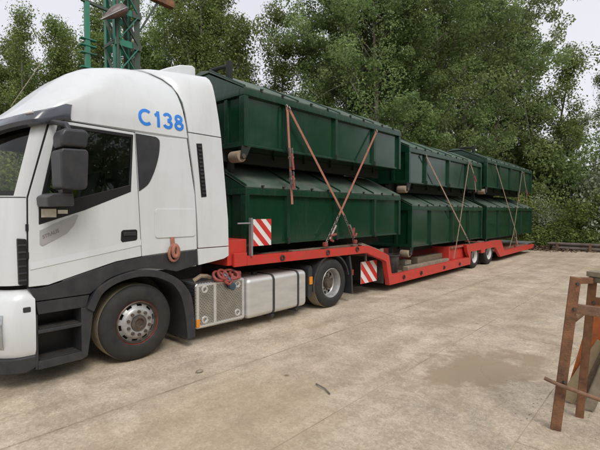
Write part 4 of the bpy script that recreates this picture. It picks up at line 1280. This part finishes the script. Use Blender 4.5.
for a, b, w_, h_, m_ in ((T1 + Vector((0, 0, -.03)), T2 + Vector((0, 0, -.01)), .05, .05, 'rust'),
                         (P1.lerp(T1, .80) + Vector((.01, 0, 0)), Vector((4.03, -4.72, 1.02)), .05, .075, 'rust2'),
                         (P1.lerp(T1, .70), P2.lerp(T2, .80), .03, .03, 'rust2'),
                         (P2.lerp(T2, .85), far2 + Vector((0, 0, 1.05)), .05, .06, 'rust')):
    mb = MB(); beam(mb, a, b, w_, h_); mb.build('rail', m_, ts, bevel=.005)
for q_, hgt in ((P1.lerp(T1, .80), 0), (P1.lerp(T1, .96), 0), (P2.lerp(T2, .84), 0), (P1.lerp(T1, .33), 0)):
    vd2 = Vector((-math.cos(YAW), -math.sin(YAW), 0))
    MB().cyl(q_ + vd2 * .024 + Vector((0, 0, .0)), q_ + vd2 * .042, .013, n=6).build('bolt', 'hub', ts)
rod = MB(); rod.tube([(3.95, -4.01, .42), (3.93, -4.12, .40), (3.95, -4.3, .365), (3.97, -4.55, .32)], .016, 10)
rod.build('round_bar', 'rust2', ts)
tbk = MB().add([], []); beam(tbk, (4.32, -4.262, 1.288), (4.14, -4.80, 1.288), .13, .045); tbk.build('top_board', 'greywood', ts, bevel=.006)
tbk = MB(); beam(tbk, (4.32, -4.272, 1.240), (4.14, -4.78, 1.240), .10, .045); tbk.build('top_board', 'greywood', ts, bevel=.006)
def leaning(name, a, b, w_, t_, wdir, m, label, cat):
    a, b = Vector(a), Vector(b)
    mb = MB()
    d = (b - a).normalized()
    wd = (Vector(wdir) - d * Vector(wdir).dot(d)).normalized()
    nd = d.cross(wd).normalized()
    vs = []
    for p in (a, b):
        for i, j in ((-1, -1), (1, -1), (1, 1), (-1, 1)):
            vs.append(p + wd * (w_ / 2 * i) + nd * (t_ / 2 * j) - a)
    mb.add(vs, [(0, 1, 2, 3), (7, 6, 5, 4), (0, 4, 5, 1), (1, 5, 6, 2), (2, 6, 7, 3), (3, 7, 4, 0)])
    o = mb.build(name, m, None, bevel=.006)
    o.location = a
    return tag(o, label, cat, 'boards leaning against the trestle')
leaning('orange_board', (4.72, -4.13, .02), (4.62, -4.36, 1.02), .2, .02, (.3, -1, 0), 'orange', 'weathered orange board leaning behind the rusty trestle legs', 'board')
leaning('mossy_plank', (4.62, -4.06, .02), (4.66, -4.34, .62), .13, .03, (.3, -1, 0), 'moss', 'mossy plank end leaning between the trestle legs', 'plank')
leaning('grey_plank', (4.55, -4.24, .02), (4.62, -4.50, .9), .09, .035, (.3, -1, 0), 'greywood', 'pale grey plank leaning right of the trestle legs', 'plank')
leaning('brown_plank', (4.62, -4.16, .02), (4.66, -4.42, .8), .05, .03, (.3, -1, 0), 'wood', 'thin brown batten leaning between mossy plank and grey plank', 'plank')
# small litter on the slabs
tw = MB().tube([(3.34, -2.03, .012), (3.31, -2.10, .022), (3.30, -2.18, .016), (3.24, -2.29, .012)], .007, 6).build('twig', 'bark', None)
tag(tw, 'small dark twig lying on the concrete slabs', 'twig')
st_ = MB().lathe([(.0, -.012), (.03, -.01), (.045, .0), (.03, .016), (.0, .022)], (0, 0, 0), 9).build('stone', 'greywood', None)
st_.location = (2.72, -0.83, .01); st_.rotation_euler = (R(80), 0, .3)
tag(st_, 'small dark stone on the long slab joint', 'stone')

# ------------------------------------------------------------------ green mast behind the cab
mast = thing('lattice_mast', (5.75, 7.3, 0), 'green steel lattice mast rising behind the cab roof', 'mast')
mx0, mx1, my0, my1, HM = 5.36, 6.10, 7.0, 7.7, 9.4
for xx, yy in ((mx0, my0), (mx1, my0), (mx0, my1), (mx1, my1)):
    g_ = MB()
    sx = 1 if xx == mx0 else -1
    sy = 1 if yy == my0 else -1
    g_.box(min(xx, xx + sx * .17), max(xx, xx + sx * .17), min(yy, yy + sy * .02), max(yy, yy + sy * .02), -.16, HM)
    g_.box(min(xx, xx + sx * .02), max(xx, xx + sx * .02), min(yy + sy * .021, yy + sy * .15), max(yy + sy * .021, yy + sy * .15), -.16, HM)
    g_.build('corner_angle', 'mast' if xx == mx0 else 'mastdark', mast)
nb = 10
for i in range(nb):
    z0, z1 = .3 + i * .9, .3 + (i + 1) * .9
    for yy in (my0 - .012, my1 + .012):
        mb = MB(); beam(mb, (mx0 + .02, yy, z1), (mx1 - .02, yy, z1), .02, .18, (0, 0, 1)); mb.build('cross_beam', 'mast', mast)
        mb = MB(); beam(mb, (mx0 + .1, yy + (.025 if yy > 7.3 else -.025), z1 - .05), (mx1 - .1, yy + (.025 if yy > 7.3 else -.025), z0 + .05), .02, .08, (0, 1, 0)); mb.build('diagonal_brace', 'mastdark' if i % 2 else 'mast', mast)
    for xx in (mx0 - .012, mx1 + .012):
        mb = MB(); beam(mb, (xx, my0 + .02, z1), (xx, my1 - .02, z1), .02, .1, (0, 0, 1)); mb.build('cross_beam', 'mastdark', mast)
        mb = MB(); beam(mb, (xx, my0 + .08, z0), (xx, my1 - .08, z1 - .05), .02, .07, (1, 0, 0)); mb.build('diagonal_brace', 'mastdark', mast)
for i in range(3):
    mb = MB(); beam(mb, (6.11, 7.05, 7.1), (6.72, 7.03, 8.2), .05, .05, (0, 1, 0)); 
    if i == 0: mb.build('strut', 'mastdark', mast)
for xx in (5.60, 5.88):
    MB().box(xx, xx + .04, 7.28, 7.32, 0, HM).build('ladder_rail', 'mast', mast)
for i in range(30):
    MB().cyl((5.62, 7.30, .3 + i * .3), (5.90, 7.30, .3 + i * .3), .014, n=6).build('ladder_rung', 'mastdark', mast)
for i in range(6, 10):
    z0 = .3 + i * .9
    mb = MB(); beam(mb, (mx0 + .1, my0 - .062, z0 + .08), (mx1 - .1, my0 - .062, z0 + .82), .02, .09, (0, 1, 0)); mb.build('diagonal_brace', 'mast', mast)
    MB().box(mx0 - .02, mx0 + .24, my0 - .05, my0 - .026, z0 + .8, z0 + 1.0).build('gusset_plate', 'mast', mast)
    MB().box(mx1 - .24, mx1 + .02, my0 - .05, my0 - .026, z0 + .8, z0 + 1.0).build('gusset_plate', 'mastdark', mast)
mb = MB(); beam(mb, (6.1, 7.05, 8.30), (7.2, 7.0, 8.22), .2, .22); mb.build('side_arm', 'rust', mast, bevel=.01)
# side post held by arms
mb = MB(); mb.box(4.58, 4.70, 7.0, 7.12, 5.62, 7.42); mb.build('side_post', 'mast', mast, bevel=.008)
for z, w_ in ((5.66, .035), (6.05, .03), (6.25, .03), (6.42, .03)):
    MB().box(4.46, 4.86, 6.98, 7.14, z, z + w_).build('side_post_clamp', 'mast', mast, bevel=.006)
mb = MB(); beam(mb, (4.5, 7.06, 7.45), (5.4, 7.06, 7.38), .08, .08); mb.build('top_arm', 'mastdark', mast, bevel=.006)
mb = MB(); beam(mb, (4.5, 7.06, 5.63), (5.4, 7.06, 5.63), .07, .07); mb.build('bottom_arm', 'mastdark', mast, bevel=.006)
MB().cyl((5.42, 6.95, 0), (5.42, 6.95, 9.3), .035, n=10).build('cable_pipe', 'mastdark', mast)
lamp = thing('yard_lamp', (5.3, 6.85, 7.3), 'brown grey yard lamp head on the green mast', 'lamp')
lh = []
for t in [i / 12 for i in range(13)]:
    c = Vector((4.86, 6.75, 6.93)).lerp(Vector((5.60, 6.80, 7.50)), t)
    rw = .03 + .23 * math.sin(min(1, t * 1.08) * math.pi * .62) ** 1.6
    if t > .9: rw *= (1.0 - (t - .9) * 5)
    lh.append((c, rw))
d_ = Vector((.74, .05, .57)).normalized(); sd = Vector((0, 1, 0)); ud = sd.cross(d_) * -1
shell, bowl = MB(), MB()
for mbx, sg, k in ((shell, 1, .75), (bowl, -1, .55)):
    rows_ = []
    for c, rw in lh:
        rows_.append([c + sd * (rw * .8 * math.cos(a)) + ud * (sg * rw * k * math.sin(a)) for a in [math.pi * j / 10 for j in range(11)]])
    mbx.grid(rows_)
shell.build('shell', 'lamp', lamp, smooth=60)
bowl.build('bowl', 'lampglass', lamp, smooth=60)
for sg in (1, -1):
    MB().tube([c + sd * (rw * .8 * sg) for c, rw in lh], .014, 6).build('rim', 'galv', lamp)
MB().cyl((5.52, 6.8, 7.45), (5.75, 6.98, 7.62), .04, n=10).build('stub_arm', 'mastdark', lamp)
# ------------------------------------------------------------------ pipes and debris at the back right
def pipe(y0, y1, x, z, r, label):
    mb = MB()
    o_ = [(r, 0), (r, y1 - y0), (r - .012, y1 - y0), (r - .012, 0), (r, 0)]
    mb.lathe(o_, (0, 0, 0), 20)
    o = mb.build('steel_pipe', 'pipe', None, smooth=40)
    o.location = (x, y0, z)
    return tag(o, label, 'pipe', 'pipes stacked at the edge of the yard')
pipe(-6.4, -.35, 22.95, .10, .075, 'dark front pipe lying lowest in the rack at the yard edge')
pipe(-6.4, -.30, 23.25, .105, .08, 'rear pipe on the ground layer of the pipe rack')
pipe(-6.4, -.10, 23.10, .285, .075, 'top grey brown pipe of the rack at the yard edge')
pipe(-6.4, -.2, 23.33, .285, .075, 'rear top pipe of the rack at the yard edge')
for i, y in enumerate((-.55, -1.85, -3.6, -5.4)):
    rk = thing('pipe_support', (23.1, y, 0), ('reddish pipe support at the near end of the rack', 'second reddish pipe support from the trailer', 'third reddish pipe support from the trailer', 'last reddish pipe support of the rack')[i], 'support', 'reddish supports of the pipe rack')
    MB().box(22.80, 23.5, y - .05, y + .05, -.12, .024).build('foot', 'rust2', rk, bevel=.008)
    MB().box(22.80, 22.86, y - .045, y + .045, .025, .36).build('post', 'rust2', rk, bevel=.008)
    MB().box(22.861, 23.5, y - .045, y + .045, .186, .21).build('bearer', 'rust2', rk, bevel=.008)
    MB().box(23.46, 23.5, y - .045, y + .045, .211, .36).build('post', 'rust2', rk, bevel=.008)

# ------------------------------------------------------------------ vegetation
def quads_mesh(name, V, F, m, tint=None, smooth=False):
    me = bpy.data.meshes.new(name)
    nv, nf = len(V), len(F)
    me.vertices.add(nv)
    me.vertices.foreach_set('co', np.asarray(V, np.float32).ravel())
    me.loops.add(nf * 4)
    me.loops.foreach_set('vertex_index', np.asarray(F, np.int32).ravel())
    me.polygons.add(nf)
    me.polygons.foreach_set('loop_start', np.arange(0, nf * 4, 4, dtype=np.int32))
    me.update(calc_edges=True)
    if tint is not None:
        a = me.attributes.new('tint', 'FLOAT', 'POINT')
        a.data.foreach_set('value', np.asarray(tint, np.float32))
    me.materials.append(m)
    return me

def leaves(rs, centers, sig, per, size, upbias=0.7):
    C = np.repeat(centers, per, axis=0)
    N = len(C)
    S = np.repeat(sig, per)[:, None]
    p = rs.normal(size=(N, 3))
    p *= (np.minimum(1.0, 1.6 / np.linalg.norm(p, axis=1)))[:, None]
    p = C + p * S * np.array([1, 1, .75])
    nrm = rs.normal(size=(N, 3)) * .75 + np.array([0, 0, upbias]) + (p - C) / np.maximum(1e-3, np.linalg.norm(p - C, axis=1))[:, None] * .9
    nrm /= np.linalg.norm(nrm, axis=1)[:, None]
    d = rs.normal(size=(N, 3))
    d -= nrm * (d * nrm).sum(1)[:, None]
    d /= np.linalg.norm(d, axis=1)[:, None]
    s = np.cross(nrm, d)
    ln = size * rs.uniform(.6, 1.25, N)[:, None]
    wd = ln * rs.uniform(.5, .75, N)[:, None]
    V = np.stack([p - d * ln * .5, p + s * wd * .5 + nrm * ln * .08, p + d * ln * .5, p - s * wd * .5 + nrm * ln * .08], 1).reshape(-1, 3)
    F = np.arange(N * 4).reshape(-1, 4)
    ct = rs.uniform(0, 1, len(centers))
    t = np.repeat(ct, per) * .55 + rs.uniform(0, .45, N)
    return V, F, np.repeat(t, 4)

def make_tree(seed, H, base, RR, nlimb, per, size, lm, upright=.6, taper=.7, leaders=1):
    rs = np.random.RandomState(seed)
    tr = MB()
    cen, sg = [], []
    for ld in range(leaders):
        pts, rad = [], []
        ph = rs.uniform(0, 6)
        la = ld * 2.4 + rs.uniform(-.4, .4)
        off = 0 if leaders == 1 else RR * rs.uniform(.35, .75)
        hl = H if ld == 0 else H * rs.uniform(.72, .96)
        for i in range(9):
            t = i / 8
            o_ = off * t ** .7
            pts.append(Vector((.35 * math.sin(ph + t * 3) * t + o_ * math.cos(la), .35 * math.cos(ph * 1.3 + t * 2.5) * t + o_ * math.sin(la), -.3 + (hl * .93 + .3) * t)))
            rad.append((.15 if leaders == 1 else .10) * H / 12 * (1 - t) ** .8 + .012)
        tr.tube(pts, rad, 8)
        for i in range(nlimb):
            q = (i + rs.uniform(0, 1)) / nlimb
            hz = base + (hl * .97 - base) * q
            tt = (hz + .3) / (hl * .93 + .3) * 8
            k = min(7, int(tt)); st = pts[k].lerp(pts[min(8, k + 1)], min(1, tt - k))
            az = i * 2.399 + rs.uniform(-.5, .5)
            prof = math.sin(min(1.0, (q * .82 + .22)) * math.pi) ** taper
            if leaders > 1:
                prof = (1.0 - q) ** .6 * .5 + .1
            Ln = RR * prof * rs.uniform(.6, 1.2)
            el = upright + rs.uniform(-.25, .3) + q * .25
            dirv = Vector((math.cos(az) * math.cos(el), math.sin(az) * math.cos(el), math.sin(el)))
            lp, lr = [st], [.05 * (1 - q * .6)]
            for j in range(1, 5):
                bend = Vector((rs.normal() * .12, rs.normal() * .12, .05 * j))
                lp.append(lp[-1] + (dirv + bend) * (Ln / 4)); lr.append(lr[0] * (1 - j / 4.6))
            tr.tube(lp, lr, 5)
            for j in range(2, 5):
                cen.append(lp[j] + Vector(rs.normal(size=3) * .12)); sg.append(rs.uniform(.18, .42))
            for b in range(5 if leaders == 1 else 3):
                j = rs.randint(1, 5)
                d2 = (dirv + Vector(rs.normal(size=3) * .8)).normalized()
                e = lp[j] + d2 * Ln * rs.uniform(.22, .5)
                tr.tube([lp[j], lp[j].lerp(e, .5) + Vector((0, 0, .05)), e], [lr[j] * .6 + .006, lr[j] * .4 + .005, .006], 4)
                cen.append(e); sg.append(rs.uniform(.16, .36))
                if rs.rand() < .5:
                    cen.append(lp[j].lerp(e, .55) + Vector(rs.normal(size=3) * .15)); sg.append(rs.uniform(.15, .3))
    V, F, t = leaves(rs, np.array([tuple(c) for c in cen]), np.array(sg), per, size)
    cm = quads_mesh('crown', V, F, M[lm], t)
    tmo = tr.build('trunk', 'bark', None, smooth=60)
    tm = tmo.data
    bpy.data.objects.remove(tmo)
    return tm, cm

TREES = [
    make_tree(11, 12.0, 1.6, 2.6, 17, 75, .105, 'leafA', .7, .6, 4),
    make_tree(12, 12.5, 2.2, 2.3, 18, 75, .10, 'leafA', .8, .6, 3),
    make_tree(13, 14.0, 2.0, 3.6, 36, 135, .11, 'leafB', .5, .6),
    make_tree(14, 14.5, 1.8, 3.9, 38, 135, .11, 'leafB', .4, .55),
    make_tree(15, 13.0, 1.5, 3.0, 32, 125, .105, 'leafA', .55, .6),
]
def place_tree(var, u, dist, H, label, rot=None, zoff=-.16, group='trees in the belt behind the truck', name='broadleaf_tree', cat='tree'):
    a = R(u)                                  # bearing from the yard's near corner, degrees from the truck axis
    x, y = CAM.x + dist * math.cos(a), CAM.y + dist * math.sin(a)
    tm, cm = TREES[var]
    base_h = (12.0, 12.5, 14.0, 14.5, 13.0)[var]
    e = thing(name, (x, y, zoff), label, cat, group)
    s = H / base_h
    sxy = s * (1.0 if s < 1.1 else .97)
    e.scale = (sxy, sxy, s)
    e.rotation_euler = (0, 0, R(rot if rot is not None else (u * 37) % 360))
    for nm, me in (('trunk', tm), ('crown', cm)):
        o = bpy.data.objects.new(nm, me)
        COL.objects.link(o)
        o.parent = e
    return e
# bearing (degrees from the truck axis), distance, height
place_tree(1, 79.0, 24, 10.0, 'slender tree at the far left edge above the windscreen')
place_tree(0, 76.3, 25, 10.6, 'lower crown just right of the left picture edge')
place_tree(1, 74.0, 22, 10.8, 'upright narrow tree tip left of the mast, leftmost tall spire')
place_tree(0, 71.2, 24, 12.0, 'narrow tree left of the green mast side post')
place_tree(1, 69.0, 23, 12.2, 'tree crown directly behind the green side post')
place_tree(0, 65.2, 25, 13.2, 'tree standing behind the green lattice mast')
place_tree(1, 61.8, 22, 13.2, 'loose crown right of the green mast')
place_tree(0, 58.0, 22, 14.6, 'tall loose tree above the cab roof deflector')
place_tree(1, 55.2, 21, 14.6, 'thin topped tree above the front container end')
place_tree(0, 51.6, 20, 14.0, 'bushy tree above the front stack left of the sky gap')
place_tree(0, 48.8, 21, 12.6, 'lower tree beneath the sky gap over the front stack')
place_tree(2, 37.9, 21, 14.8, 'tall broad tree right of the sky gap')
place_tree(3, 34.6, 22, 15.2, 'broad tree above the rear of the front stack')
place_tree(2, 31.8, 20, 14.6, 'broad tree above the gap between front and middle stack')
place_tree(3, 28.6, 22, 16.0, 'very tall tree above the middle stack')
place_tree(2, 24.2, 23, 16.5, 'very tall tree between the middle and tail stacks')
place_tree(3, 21.0, 26, 18.0, 'tallest tree above the tail stack')
place_tree(2, 17.2, 28, 18.5, 'tall tree right above the trailer tail')
place_tree(0, 13.2, 30, 15.5, 'tall tree beside the right sky gap')
place_tree(1, 4.9, 31, 12.0, 'slim crown cut by the right picture edge')
place_tree(4, 9.6, 36, 9.0, 'low tree under the right sky gap')
# second row
for i, (u, d, h_, v) in enumerate(((77, 32, 9, 4), (68.5, 33, 9.5, 4), (59, 32, 9.5, 3), (50, 31, 9.5, 4), (44.5, 31, 9.5, 3), (38, 30, 14, 2), (31, 30, 15, 4), (25, 31, 16, 2), (19, 33, 16, 3))):
    place_tree(v, u, d, h_, 'deep row tree half hidden behind the front row of trees', rot=i * 77, group='second row trees hidden deep in the belt')

# trees across the yard behind the photographer, mirrored in the container paint and the cab glass
for i in range(16):
    x, y, h_, v = -14 + i * 3.7, -25 - 1.5 * math.sin(i * 1.9), 14.0 + 1.8 * math.sin(i * 2.7), (4, 2, 3)[i % 3]
    place_tree(v, math.degrees(math.atan2(y - CAM.y, x - CAM.x)), math.hypot(x - CAM.x, y - CAM.y), h_, 'tree across the yard mirrored in the glossy container sides', rot=i * 67, group='trees across the yard opposite the truck')

# bushes at the right and undergrowth along the yard
def bush_mesh(seed, RR, H, ncl, per, size, lm):
    rs = np.random.RandomState(seed)
    cen, sg = [], []
    st = MB()
    for i in range(ncl):
        az = rs.uniform(0, 2 * math.pi); q = rs.uniform(0, 1) ** .6; el = rs.uniform(.15, 1.5)
        c = Vector((RR * q * math.cos(az) * math.cos(el) ** .6, RR * q * math.sin(az) * math.cos(el) ** .6, .15 + H * math.sin(el) * q * rs.uniform(.75, 1.05)))
        cen.append(c); sg.append(rs.uniform(.22, .42))
        if i % 3 == 0:
            st.tube([(c.x * .15, c.y * .15, -.1), (c.x * .5, c.y * .5, c.z * .6), tuple(c)], [.03, .018, .006], 5)
    V, F, t = leaves(rs, np.array([tuple(c) for c in cen]), np.array(sg), per, size)
    cm = quads_mesh('foliage', V, F, M[lm], t)
    so = st.build('stem', 'bark', None, smooth=60)
    sm = so.data
    bpy.data.objects.remove(so)
    return sm, cm
BUSH = [bush_mesh(31, 1.7, 2.6, 70, 130, .12, 'leafC'), bush_mesh(32, 1.9, 3.4, 80, 130, .12, 'leafB'), bush_mesh(33, 1.5, 2.8, 60, 120, .10, 'leafS'), bush_mesh(34, 1.4, 1.3, 50, 130, .11, 'leafC')]
def place_bush(v, x, y, s, label, rot, sz=1.0, group='bushes along the yard edge'):
    e = thing('bush', (x, y, -.16), label, 'bush', group)
    e.scale = (s, s, s * sz)
    e.rotation_euler = (0, 0, R(rot))
    for nm, me in (('stem', BUSH[v][0]), ('foliage', BUSH[v][1])):
        o = bpy.data.objects.new(nm, me)
        COL.objects.link(o)
        o.parent = e
place_bush(0, 25.2, .9, 1.0, 'bright green bush just right of the trailer tail', 10)
place_bush(1, 26.5, 2.6, 1.25, 'dark bush behind the trailer loading ramp', 80)
place_bush(0, 25.4, -1.2, 1.1, 'bright green bush behind the near end of the pipes', 140)
place_bush(0, 25.6, -3.0, 1.05, 'bright green bush behind the pipes near the right edge', 250)
place_bush(2, 26.0, -2.35, 1.45, 'tall silvery leaved bush at the right edge', 20, 1.25)
place_bush(2, 25.6, .55, .85, 'small silvery leaved bush beside the trailer tail', 200, 1.1)
place_bush(2, 27.0, -4.0, 1.6, 'silvery leaved bush right behind the pipes at the picture edge', 120, 1.2)
place_bush(1, 28.6, -.4, 1.6, 'large green bush behind the silvery bush', 300, 1.2)
place_bush(1, 29.5, 2.6, 1.8, 'large bush in shade above the loading ramp', 40, 1.2)
place_bush(1, 29.0, -5.0, 1.6, 'large bush cut off by the right picture edge', 190, 1.2)
place_bush(3, 24.3, .3, .7, 'low green clump at the ramp end', 60)
place_bush(3, 24.5, -.6, .75, 'low green clump left of the pipe ends', 100)
place_bush(3, 24.4, -2.0, .7, 'low green clump behind the middle of the pipes', 160)
place_bush(3, 24.5, -3.4, .8, 'low green clump behind the far part of the pipes', 220)
for i in range(11):
    place_bush(1, -14 + i * 5.4, -21.5 + 1.2 * math.sin(i * 2.1), 2.1 + .35 * math.sin(i * 1.3), 'tall hedge bush across the yard mirrored in the lower container sides', i * 71, 1.0, 'hedge bushes across the yard opposite the truck')
k = 0
for i in range(8):
    x = 4 + i * 2.4
    place_bush(1 if i % 3 else 0, x, 11.2 + 1.1 * math.sin(i * 2.3), 1.25, 'undergrowth bush standing behind the truck below the tree belt', i * 53, 1.15, 'undergrowth bushes behind the truck')

# leaf litter and broken twigs by the trailer tail
rs = np.random.RandomState(5)
N = 2600
lx = rs.normal(23.2, .5, N); ly = rs.normal(.35, .75, N)
lz = np.abs(rs.normal(0, .06, N)) * np.exp(-((lx - 23.3) ** 2) / .5) + .012
nrm = rs.normal(size=(N, 3)) * .6 + np.array([0, 0, 1]); nrm /= np.linalg.norm(nrm, axis=1)[:, None]
dd = rs.normal(size=(N, 3)); dd -= nrm * (dd * nrm).sum(1)[:, None]; dd /= np.linalg.norm(dd, axis=1)[:, None]
ss = np.cross(nrm, dd)
P = np.stack([lx, ly, lz], 1); L_ = rs.uniform(.05, .13, N)[:, None]
V = np.stack([P - dd * L_, P + ss * L_ * .5, P + dd * L_, P - ss * L_ * .5], 1).reshape(-1, 3)
V[:, 2] = np.maximum(V[:, 2], .006)
lm_ = quads_mesh('leaf_litter', V, np.arange(N * 4).reshape(-1, 4), M['litter'])
lo_ = bpy.data.objects.new('leaf_litter', lm_)
COL.objects.link(lo_)
tag(lo_, 'brown fallen leaves and twigs heaped beyond the trailer ramp', 'leaves', kind='stuff')
# fringe of weeds along the back edge of the yard
N = 9000
wx = rs.uniform(23.9, 25.2, N); wy = rs.uniform(-8, 4, N)
hh = rs.uniform(.15, .55, N)
az = rs.uniform(0, 6.28, N); lean = rs.normal(size=(N, 2)) * .12
bx, by = np.cos(az) * .018, np.sin(az) * .018
z0 = np.full(N, -.16)
V = np.stack([np.stack([wx - bx, wy - by, z0], 1), np.stack([wx + bx, wy + by, z0], 1),
              np.stack([wx + bx * .5 + lean[:, 0], wy + by * .5 + lean[:, 1], hh], 1), np.stack([wx - bx * .5 + lean[:, 0], wy - by * .5 + lean[:, 1], hh], 1)], 1).reshape(-1, 3)
gm_ = quads_mesh('grass', V, np.arange(N * 4).reshape(-1, 4), M['leafC'], np.repeat(rs.uniform(0, 1, N), 4))
go = bpy.data.objects.new('grass', gm_)
COL.objects.link(go)
tag(go, 'tall weeds and grass along the back edge of the yard', 'grass', kind='stuff')

# loose grit and small stones scattered over the slabs
rs = np.random.RandomState(9)
base = np.array([[1, 0, 0], [-1, 0, 0], [0, 1, 0], [0, -1, 0], [0, 0, .7], [0, 0, -.4]], float)
tri = [(0, 2, 4), (2, 1, 4), (1, 3, 4), (3, 0, 4), (2, 0, 5), (1, 2, 5), (3, 1, 5), (0, 3, 5)]
gv, gf = [], []
pts_ = []
for _ in range(900):
    pts_.append((rs.uniform(.6, 12), rs.uniform(-4.6, -.2), rs.uniform(.003, .007)))
for _ in range(80):
    pts_.append((rs.normal(4.3, .35), rs.normal(-4.0, .25), rs.uniform(.003, .011)))
for _ in range(200):
    pts_.append((rs.uniform(1, 11), rs.normal(-1.02, .05), rs.uniform(.003, .008)))
for x, y, r in pts_:
    k = len(gv)
    a = rs.uniform(0, 6.28); ca, sa = math.cos(a), math.sin(a)
    b = base * r * rs.uniform(.6, 1.3, size=(6, 3))
    for q in b:
        gv.append((x + q[0] * ca - q[1] * sa, y + q[0] * sa + q[1] * ca, .002 + max(-.001, q[2])))
    gf += [tuple(k + i for i in t) for t in tri]
me = bpy.data.meshes.new('grit')
me.from_pydata(gv, [], gf)
me.materials.append(mat('grit_stone', (0.42, 0.36, 0.28), .9, col2=(0.17, 0.145, 0.115), vscale=3, lo=.45, hi=.65))
go2 = bpy.data.objects.new('grit', me)
COL.objects.link(go2)
tag(go2, 'loose grit and tiny stones scattered over the concrete', 'grit', kind='stuff')
